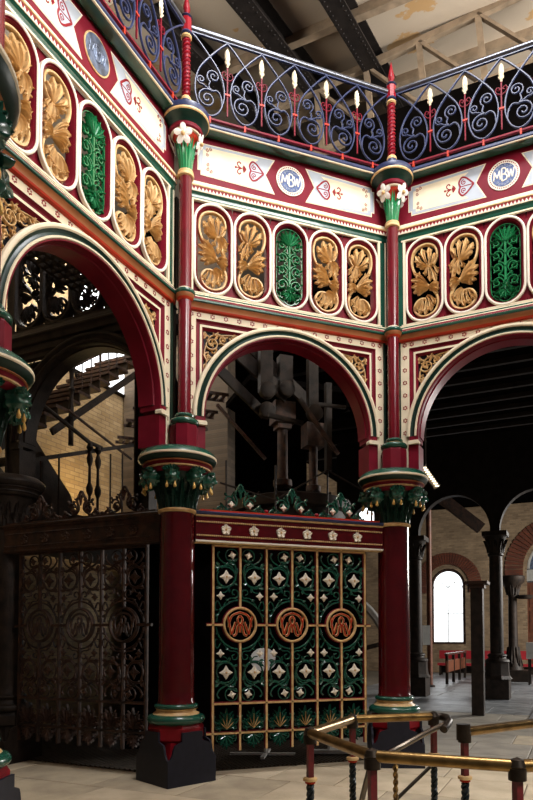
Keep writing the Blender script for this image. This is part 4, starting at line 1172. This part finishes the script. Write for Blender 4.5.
# ================================================================== STAIR BEHIND THE LEFT ARCH
ST = Vector((-.7071, .7071, 0))       # local x = n45 (along the flight), local y = outward
t = thing('iron_stair', 'dark iron stair climbing to the right behind the left arch', 'stair', ST*6.2, R(45))
for k in range(-1, 11):
    x, z = 2.11 + .234*k, 4.65 + .187*k
    if x < 1.9: continue
    o = MB().box((x, .45, z), (.29, .9, .045)).build('tread', 'rust_iron', t, 0); MB().box((x+.13, .45, z+.09), (.02, .88, .17)).build('riser', 'iron', o, 0)
MB().bar((1.9, .88, 4.30), (4.6, .88, 6.46), .05, .26).build('stringer', 'iron', t, 0)
MB().bar((2.4, .05, 4.62), (4.6, .05, 6.38), .04, .10).build('stringer', 'iron', t, 0)
for k in range(8):
    x = 2.98 + k*.21; MB().tube([(x, 0, 4.75+(x-2.11)*.8), (x, 0, 5.72+(x-2.73)*.74)], .012, 6).build('baluster', 'rust_iron', t)
MB().tube([(2.73, 0, 5.70), (4.5, 0, 7.01)], .026, 8).build('handrail', 'rust_iron', t)
MB().lathe([(.04, 4.5), (.04, 5.1), (.03, 5.14), (.03, 5.3), (.055, 5.36), (.03, 5.40), (.035, 5.62), (.06, 5.66), (.045, 5.74)], 12, (2.73, -.02, 0)).build('newel', 'iron', t)
MB().ribbon(spiral(2.86, 5.62, .06, .01, 90, 1.6, 24), .014, .016, -.02).build('rail_scroll', 'iron', t)
t = thing('landing_rail', 'dark landing handrails crossing in front of the lit brick wall', 'railing', ST*6.0, R(45))
MB().tube([(1.75, 0, 4.90), (2.93, 0, 4.58), (3.22, 0, 4.57)], .032, 8).build('handrail', 'iron', t)
MB().tube([(2.58, .1, 4.98), (4.1, .1, 4.62)], .022, 8).build('handrail', 'rust_iron', t)
MB().bar((1.75, .05, 4.01), (4.3, .05, 4.93), .05, .06).build('mid_rail', 'iron', t, 0)
for x in (2.95, 3.14):
    MB().lathe([(.02, 3.1), (.02, 3.75), (.05, 3.82), (.055, 3.88), (.025, 3.96), (.02, 4.2), (.045, 4.28), (.05, 4.34), (.02, 4.44), (.055, 4.5), (.03, 4.57)], 10, (x, 0, 0)).build('baluster', 'iron', t)
for x in (2.0, 2.35, 3.5, 3.8): MB().tube([(x, .05, 3.1), (x, .05, 4.1+(x-2.0)*.3)], .015, 6).build('baluster', 'iron', t)
t = thing('lower_flight', 'lower dark iron steps under the landing rail at the left', 'stair', ST*6.25, R(45))
for k in range(6):
    o = MB().box((3.2 - k*.22, .45, 3.3 + k*.174), (.27, .9, .04)).build('tread', 'iron', t, 0)
MB().bar((3.4, .88, 3.1), (1.95, .88, 4.25), .05, .22).build('stringer', 'iron', t, 0)
MB().prism([(1.8, 3.1), (3.05, 3.1), (2.75, 3.75), (2.3, 4.15), (1.8, 4.62)], -.06, -.03).build('shade_panel', 'iron', t, 0)  # dark sheet added in place of shade around the lower steps
t = thing('iron_stanchion', 'black iron stanchion close left of the left gate column, before the lit wall', 'post', n45*2.2 + ST*4.42, R(45))
MB().box((0, 0, 5.05), (.03, .22, 3.9)).build('web', 'iron', t, 0)
for sg in (-1, 1): MB().box((0, sg*.11, 5.05), (.18, .025, 3.9)).build('flange', 'iron', t, 0)
MB().box((0, 0, 3.11), (.34, .34, .04)).build('base_plate', 'iron', t, 0)
ld = struct(MB().box((3.6, 5.65, 3.04), (4.2, 3.7, .1)).build('floor_landing', 'iron', None, 0)); ld.rotation_euler = (0, 0, R(45))
pt = struct(MB().box((5.9, 6.35, 5), (.3, 2.4, 10)).build('wall_partition', 'brick_shaded', None, 0)); pt.rotation_euler = (0, 0, R(45))  # brick wall left of the engine, added here to hold back stair light
l = bpy.data.lights.new('stair_lamp', 'POINT'); l.energy = 24; l.color = (1.0, .72, .34); l.shadow_soft_size = .15
o = bpy.data.objects.new('stair_lamp', l); COL.objects.link(o); o.location = ST*6.95 + n45*4.3 + Vector((0, 0, 4.3))

# ================================================================== ENGINE BEHIND THE MIDDLE ARCH
t = thing('steam_cylinder', 'dark round steam cylinder top with flange behind the gate cresting', 'machine', (1.35, 6.8, 0))
MB().lathe([(.95, .0), (.95, 3.75), (1.05, 3.78), (1.05, 3.95), (.98, 3.98), (.5, 4.1), (.2, 4.14)], 40).build('cylinder', 'iron', t)
b = MB()
for k in range(20): a = 2*pi*k/20; b.lathe([(.03, 3.94), (.03, 4.0), (.012, 4.01)], 6, (1.0*cos(a), 1.0*sin(a), 0))
b.build('flange_bolts', 'iron', t)['kind'] = 'stuff'
MB().lathe([(.10, 4.1), (.16, 4.12), (.16, 4.22), (.09, 4.24), (.085, 5.2)], 16, (-.4, -.6, 0)).build('piston_rod', 'rust_iron', t)
MB().lathe([(.09, 4.1), (.13, 4.12), (.13, 4.22), (.075, 4.24), (.075, 5.0)], 16, (.25, -.4, 0)).build('piston_rod', 'rust_iron', t)
b = MB(); b.box((-.4, -.6, 5.35), (.36, .3, .36)); b.box((-.4, -.6, 5.15), (.24, .24, .14)); b.build('crosshead', 'rust_iron', t, 0)
b = MB(); b.box((.25, -.4, 5.1), (.34, .3, .4)); b.build('crosshead', 'rust_iron', t, 0)
t = thing('beam_linkage', 'dark rusty links and rods of the beam engine seen through the middle arch', 'machine', (.6, 6.0, 5.2))
for a, c, w1, w2, m_ in (((-.75, -.4, .9), (.25, -.3, .25), .05, .22, 'iron'), ((-.9, -.3, .55), (-.1, -.2, -.05), .05, .16, 'iron'), ((-.35, -.3, .95), (.75, -.1, .25), .06, .2, 'iron'), ((-.95, -.4, -.05), (-.2, -.5, -.85), .035, .05, 'rust_iron'), ((.25, -.8, .05), (.85, -.9, -.78), .05, .06, 'rust_iron'), ((.55, -.6, .8), (.55, -.6, -.1), .16, .12, 'iron'), ((-.2, -.5, 1.0), (-.2, -.5, .2), .2, .14, 'iron'), ((.2, -.3, .9), (.2, -.3, .3), .22, .16, 'iron'), ((1.1, 0, .7), (1.1, 0, -.8), .1, .1, 'iron'), ((-.15, -.5, -.15), (.45, -.45, -.2), .05, .07, 'iron'), ((.5, -.55, .1), (1.2, -.45, .15), .05, .05, 'iron')):
    MB().bar(a, c, w1, w2).build('link', m_, t, 0)
for x, y_, z in ((-.2, -.58, .2), (.2, -.38, .35), (.55, -.68, -.1), (-.1, -.28, .0)):
    b = MB().lathe([(.11, -.06), (.13, -.05), (.13, .05), (.11, .06)], 14); o = b.build('joint_pin', 'iron', t); o.location = (x, y_, z); o.rotation_euler = (R(90), 0, 0)
t = thing('engine_walkway', 'perforated iron walkway steps at the left inside the middle arch', 'walkway', (-1.0, 7.1, 4.9))
for k in range(4):
    b = MB(); 
    for i in range(12): b.box((-.6 + i*.11, 0, 0), (.06, .28, .02))
    b.box((0, -.14, 0), (1.35, .02, .05)); b.box((0, .14, 0), (1.35, .02, .05))
    o = b.build('step', 'rust_iron', t, 0); o.location = (.1*k, -.3*k, .2*k)
t = thing('engine_guard_rail', 'thin iron guard rail around the cylinder top behind the cresting', 'railing', (1.0, 5.6, 3.4))
for x in (-1.2, -.4, .5, 1.3): MB().tube([(x, 0, -.4), (x, 0, .9)], .016, 6).build('post', 'iron', t)
MB().tube([(-1.3, 0, .55), (-.4, 0, .35), (.5, 0, .9), (1.4, 0, .5)], .016, 6).build('rail', 'iron', t)
# brick pier at the left of the engine and dark back wall
# flywheel seen between the gate and the right column
t = thing('flywheel', 'large pale-rimmed flywheel half hidden behind the right gate column', 'wheel', (2.35, 8.2, 1.1), R(-30))
MB().ribbon(arc(0, 0, 1.55, 0, 360, 60)[:-1], .16, .22, 0, closed=True).build('rim', 'stand_grey', t, 50)
for k in range(6): a = R(60*k+15); MB().bar((.2*cos(a), 0, .2*sin(a)), (1.48*cos(a), 0, 1.48*sin(a)), .09, .1, (0, 1, 0)).build('spoke', 'iron', t, 0)
b = MB().lathe([(.24, -.15), (.26, -.1), (.26, .1), (.24, .15)], 20).build('hub', 'iron', t); b.rotation_euler = (R(90), 0, 0)
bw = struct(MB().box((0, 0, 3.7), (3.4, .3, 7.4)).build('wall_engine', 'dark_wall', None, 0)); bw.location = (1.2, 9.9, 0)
bw = struct(MB().box((0, 0, 1.6), (3.87, .2, 3.2)).build('wall_dark_screen', 'dark_wall', None, 0)); bw.location = (.215, 5.62, 0)  # added dark sheet that keeps the view behind the gate black
# information stand behind the gate
t = thing('display_stand', 'grey pole stand with cross feet behind the painted gate', 'stand', (-.02, 4.31, .03))
MB().bar((-.42, .22, .02), (.38, -.12, .02), .05, .03).build('foot', 'stand_grey', t, 0)
MB().bar((-.14, -.28, .025), (.16, .30, .025), .05, .03).build('foot', 'stand_grey', t, 0)
MB().tube([(0, 0, .02), (0, 0, 1.15)], .017, 10).build('pole', 'stand_grey', t)
b = MB(); b.prism([(.18*cos(R(20*j))*(1 if j % 9 else .9), 1.28+.16*sin(R(20*j))) for j in range(18)], -.01, .01); o = b.build('board', 'card_white', t, 0); o.rotation_euler = (R(-8), 0, R(-12))
t = thing('barrier_foot', 'low grey metal barrier foot behind the gate beside the right column', 'barrier', (1.0, 4.1, .02), R(-20))
MB().box((0, 0, .04), (.75, .09, .05)).build('foot', 'stand_grey', t, 0); MB().tube([(-.18, 0, .05), (-.12, 0, .40)], .02, 8).build('strut', 'stand_grey', t); MB().box((.0, .2, .02), (.3, .4, .03)).build('base_plate', 'stand_grey', t, 0)

# ================================================================== FAR HALL
def hall_column(s, u, label):
    t = thing('hall_column', label, 'column', hall(s, u), R(-45), 'dark hall columns')
    MB().box((0, 0, .26), (.62, .62, .52)).build('plinth', 'iron', t, 0)
    MB().lathe([(.40, .52), (.33, .60), (.31, .75), (.31, .95)], 8, a0=R(22.5)).build('pedestal', 'iron', t, 25)
    MB().lathe([(.29, .93), (.32, .97), (.29, 1.02), (.23, 1.05), (.22, 1.08), (.25, 1.11), (.24, 1.15), (.18, 1.18)], 24).build('base_moulding', 'iron', t)
    MB().lathe([(.172, 1.15), (.165, 3.75)], 24).build('shaft', 'iron', t)
    MB().lathe([(.17, 3.72), (.2, 3.75), (.2, 3.79), (.18, 3.8), (.2, 4.0), (.28, 4.22), (.30, 4.25)], 24).build('capital', 'iron', t)
    b = MB()
    for k in range(8):
        a = R(45*k); m_ = Matrix.Rotation(a, 3, 'Z'); q = MB().lobe((0, 3.82), (0, 4.16), 0, .13, -.2, .03, .10, 5, .8)
        b.add([m_ @ Vector(v) for v in q.v], q.f)
    b.build('capital_leaves', 'iron', t)
    MB().box((0, 0, 4.31), (.62, .62, .12)).build('abacus', 'iron', t, 0)
    return t
hall_column(13.2, -3.32, 'dark hall column just right of the right gate column')
hall_column(13.2, -1.20, 'dark hall column behind the plain square post, far hall')
# arcade wall on these columns
aw = MB()
for uc in (-5.44, -3.32, -1.20, .92):
    r0, r1 = .98, 1.06
    pts = [(uc + 1.06 - .95*cos(pi*i/20), 4.37 + 1.06*sin(pi*i/20)) for i in range(21)]
    for (xa, za), (xb, zb) in zip(pts[:-1], pts[1:]):
        aw.add([(xa, -.14, za), (xb, -.14, zb), (xb, -.14, 7.55), (xa, -.14, 7.55), (xa, .14, za), (xb, .14, zb), (xb, .14, 7.55), (xa, .14, 7.55)], [(0, 1, 2, 3), (4, 5, 6, 7), (0, 1, 5, 4)])
    aw.box((uc, 0, 5.96), (.24, .28, 3.18))
o = struct(aw.build('wall_arcade', 'girder_dark', None, 0)); o.location = hall(13.2, 0); o.rotation_euler = (0, 0, R(-45))
t = thing('flared_column', 'dark column with flared leaf capital far back at the right edge', 'column', hall(20.6, -1.42), R(-45))
MB().box((0, 0, .2), (1.05, 1.05, .42)).build('plinth', 'iron', t, 0)
MB().lathe([(.36, .42), (.30, .6), (.22, .9), (.17, 1.15), (.15, 3.1), (.2, 3.3), (.3, 3.5), (.42, 3.62), (.44, 3.82), (.36, 3.86)], 24).build('shaft', 'iron', t)
b = MB()
for k in range(8):
    a = R(45*k); m_ = Matrix.Rotation(a, 3, 'Z')
    for z0, z1, rr in ((3.15, 3.6, -.2), (1.25, .55, -.2)):
        q = MB().lobe((0, z0), (0, z1), 0, .16, rr, .04, .12, 5, .8); b.add([m_ @ Vector(v) for v in q.v], q.f)
b.build('capital_leaves', 'iron', t)
MB().lathe([(.25, 0), (.30, .1), (.25, .14)], 16, (.42, 0, 3.0)).build('side_bracket', 'iron', t)
t = thing('square_post', 'plain square dark post with flat cap standing in front of the hall columns', 'post', hall(9.2, -1.15), R(-45))
MB().box((0, 0, 1.33), (.24, .24, 2.66)).build('shaft', 'iron', t, 0); MB().box((0, 0, 2.72), (.46, .46, .06)).build('cap', 'rust_iron', t, 0); MB().box((0, 0, 2.65), (.32, .32, .08)).build('cap_moulding', 'rust_iron', t, 0)
for zz in (.9, 1.75): MB().box((0, 0, zz), (.25, .25, .02)).build('joint_band', 'iron', t, 0)
# slender pole with notice
t = thing('notice_pole', 'slender brown pole beside the bright arched window', 'pole', hall(16.5, -3.62))
MB().tube([(0, 0, 0), (0, 0, 6.6)], .085, 10).build('pole', 'timber', t); MB().lathe([(.16, 0), (.16, .05), (.1, .08)], 12).build('foot', 'iron', t)
o = MB().prism([(-.13, 1.35), (.13, 1.35), (.13, 1.98), (-.13, 1.98)], -.012, .012).build('notice_board', 'card_white', None, 0); o.location = hall(16.3, -3.69); o.rotation_euler = (0, 0, R(-30)); tag(o, 'small white notice board left of the arched window', 'sign')
# red upholstered benches under the window
def bench(s, u, L_, label):
    t = thing('red_bench', label, 'bench', hall(s, u), R(-45), 'red benches in the far hall')
    MB().box((0, 0, .46), (L_, .5, .10)).build('seat', 'red_cloth', t, 0); MB().box((0, .26, .86), (L_, .10, .36)).build('backrest', 'red_cloth', t, 0)
    for x in (-L_/2+.1, L_/2-.1):
        MB().box((x, -.18, .21), (.07, .07, .42)).build('leg', 'iron', t, 0); MB().box((x, .22, .21), (.07, .07, .42)).build('leg', 'iron', t, 0)
    MB().box((0, .1, .24), (L_-.2, .06, .3)).build('front_panel', 'iron', t, 0)
bench(23.6, -3.6, 2.2, 'long red bench below the arched window')
bench(23.6, -1.55, 1.5, 'shorter red bench between the square post and hall column')
# barrier in front of the window
t = thing('hall_barrier', 'dark post and rail barrier left of the red benches', 'barrier', hall(20.2, -3.35), R(45))
for x in (-2.2, -.9, .4, 1.7): MB().box((x, 0, .5), (.09, .09, 1.0)).build('post', 'iron', t, 0)
MB().box((-.25, 0, 1.02), (4.2, .1, .07)).build('top_rail', 'steel', t, 0); MB().box((-.25, 0, .6), (4.1, .05, .4)).build('panel', 'timber', t, 0)
t = thing('work_table', 'grey metal table at the right picture edge in the far hall', 'table', hall(19.0, -.35), R(-45))
MB().box((0, 0, 1.15), (1.0, .8, .55)).build('top', 'stand_grey', t, 0)
for x in (-.42, .42):
    for yy in (-.32, .32): MB().box((x, yy, .44), (.06, .06, .88)).build('leg', 'iron', t, 0)
# raking brace under the arcade, strip lamp
o = MB().bar((0, 0, 0), (1.1, .5, -.95), .22, .30).build('raking_brace', 'rust_iron', None, 0); o.location = hall(14.6, -2.9, 5.75); o.rotation_euler = (0, 0, R(-45)); tag(o, 'dark raking brace under the left arch of the hall arcade', 'beam')
t = thing('strip_lamp', 'small tilted strip lamp lit warm beside the right gate column capital', 'lamp', (2.78, 4.62, 4.06), R(-20))
MB().bar((-.11, 0, .16), (.11, 0, -.16), .10, .05, (0, 1, 0)).build('housing', 'steel', t, 0)
b = MB()
for k in range(9): f_ = k/8; b.box((-.095+.19*f_, -.062, .14-.28*f_), (.06, .012, .018))
b.build('louvre', 'lamp_lit', t, 0)
MB().tube([(.0, .03, .0), (.0, .25, .2), (0, .25, 1.5)], .012, 6).build('bracket', 'iron', t)

# ================================================================== BRASS GUARD RAIL IN THE FOREGROUND
def rail_post(t, x, y, near=False, tw=True):
    p = MB().box((x, y, .845), (.036, .036, .24)).build('post_top', 'post_red', t, 0)
    MB().lathe([(.03, .70), (.045, .705), (.045, .722), (.03, .727)], 14, (x, y, 0)).build('post_ring', 'gold', t)
    MB().lathe([(.022, .685), (.034, .69), (.033, .70), (.03, .702)], 14, (x, y, 0)).build('post_ring', 'vermilion', t)
    n = 90; b = MB()
    for k in range(3): b.tube([(x + .014*cos(2*pi*6*i/n + 2*pi*k/3), y + .014*sin(2*pi*6*i/n + 2*pi*k/3), .05 + .63*i/n) for i in range(n+1)], .013, 5)
    b.build('twisted_shaft', 'twist_dark', t)
    MB().lathe([(.05, 0), (.05, .02), (.03, .06)], 12, (x, y, 0)).build('foot', 'twist_dark', t)
    MB().lathe([(.042, .935), (.042, .99)], 14, (x, y, 0)).build('clamp', 'bronze_dark', t)
    d = MB().lathe([(.001, -.042), (.03, -.03), (.042, 0), (.03, .03), (.001, .042)], 14, (x, y, 1.0)).build('joint_ball', 'bronze_dark', t)
t = thing('guard_rail', 'brass pipe guard rail on twisted posts in the right foreground', 'railing', (0, 0, 0))
P1 = (-1.29, -.15); P2 = (-.72, .39); P3 = (-.07, .32); T1 = (-1.31, -.99); N1 = (-.8, -1.45); N3 = (.25, -1.62)
def pipe(pts, r=.031): return MB().tube(pts, r, 14).build('rail', 'brass', t)
z1 = 1.0
pipe([(*P1, z1), (*P2, z1)]); pipe([(*P2, z1), (*P3, z1)]); pipe([(*P1, z1), (*T1, z1)]); pipe([(*T1, z1), (*N1, z1)]); pipe([(*N1, z1), (*N3, z1)])
MB().tube([(-.07, .32, 1.0), (-.02, .30, 1.0), (.0, .25, .995), (-.03, .18, .975), (-.12, .12, .93)], .03, 12).build('elbow', 'bronze_dark', t)
for q in (P1, P2, P3, T1, N1): rail_post(t, *q)
# stair handrail dropping into the well
MB().tube([(-.03, .18, .975), (-.30, .12, .90), (-.565, .051, .82), (-.66, .11, .755), (-.705, .17, .66), (-.73, .231, .45), (-.74, .25, .3)], .02, 12).build('stair_handrail', 'steel', t)
MB().tube([(-.04, .42, .6), (-.306, .423, .4), (-.75, .43, .06)], .014, 8).build('stair_brace', 'bronze_dark', t)
n = 70; b = MB()
for k in range(2): b.tube([(-.56 + .01*cos(2*pi*8*i/n + pi*k), .055 + .01*sin(2*pi*8*i/n + pi*k), .02 + .78*i/n) for i in range(n+1)], .010, 5)
b.build('stair_baluster', 'brass', t)
t2 = t
t = thing('guard_rail', 'shorter brass guard rail with open pipe end at the right edge', 'railing', (0, 0, 0))
pipe([(-.35, -.44, 1.0), (.55, -.21, 1.0)]); rail_post(t, -.35, -.44); rail_post(t, .53, -.215)
MB().lathe([(.044, -.05), (.044, .05)], 14, (0, 0, 0)).build('pipe_end', 'bronze_dark', t).location = (-.36, -.442, 1.0)
bpy.data.objects[t.children[-1].name].rotation_euler = (R(90), 0, R(90+14.3))
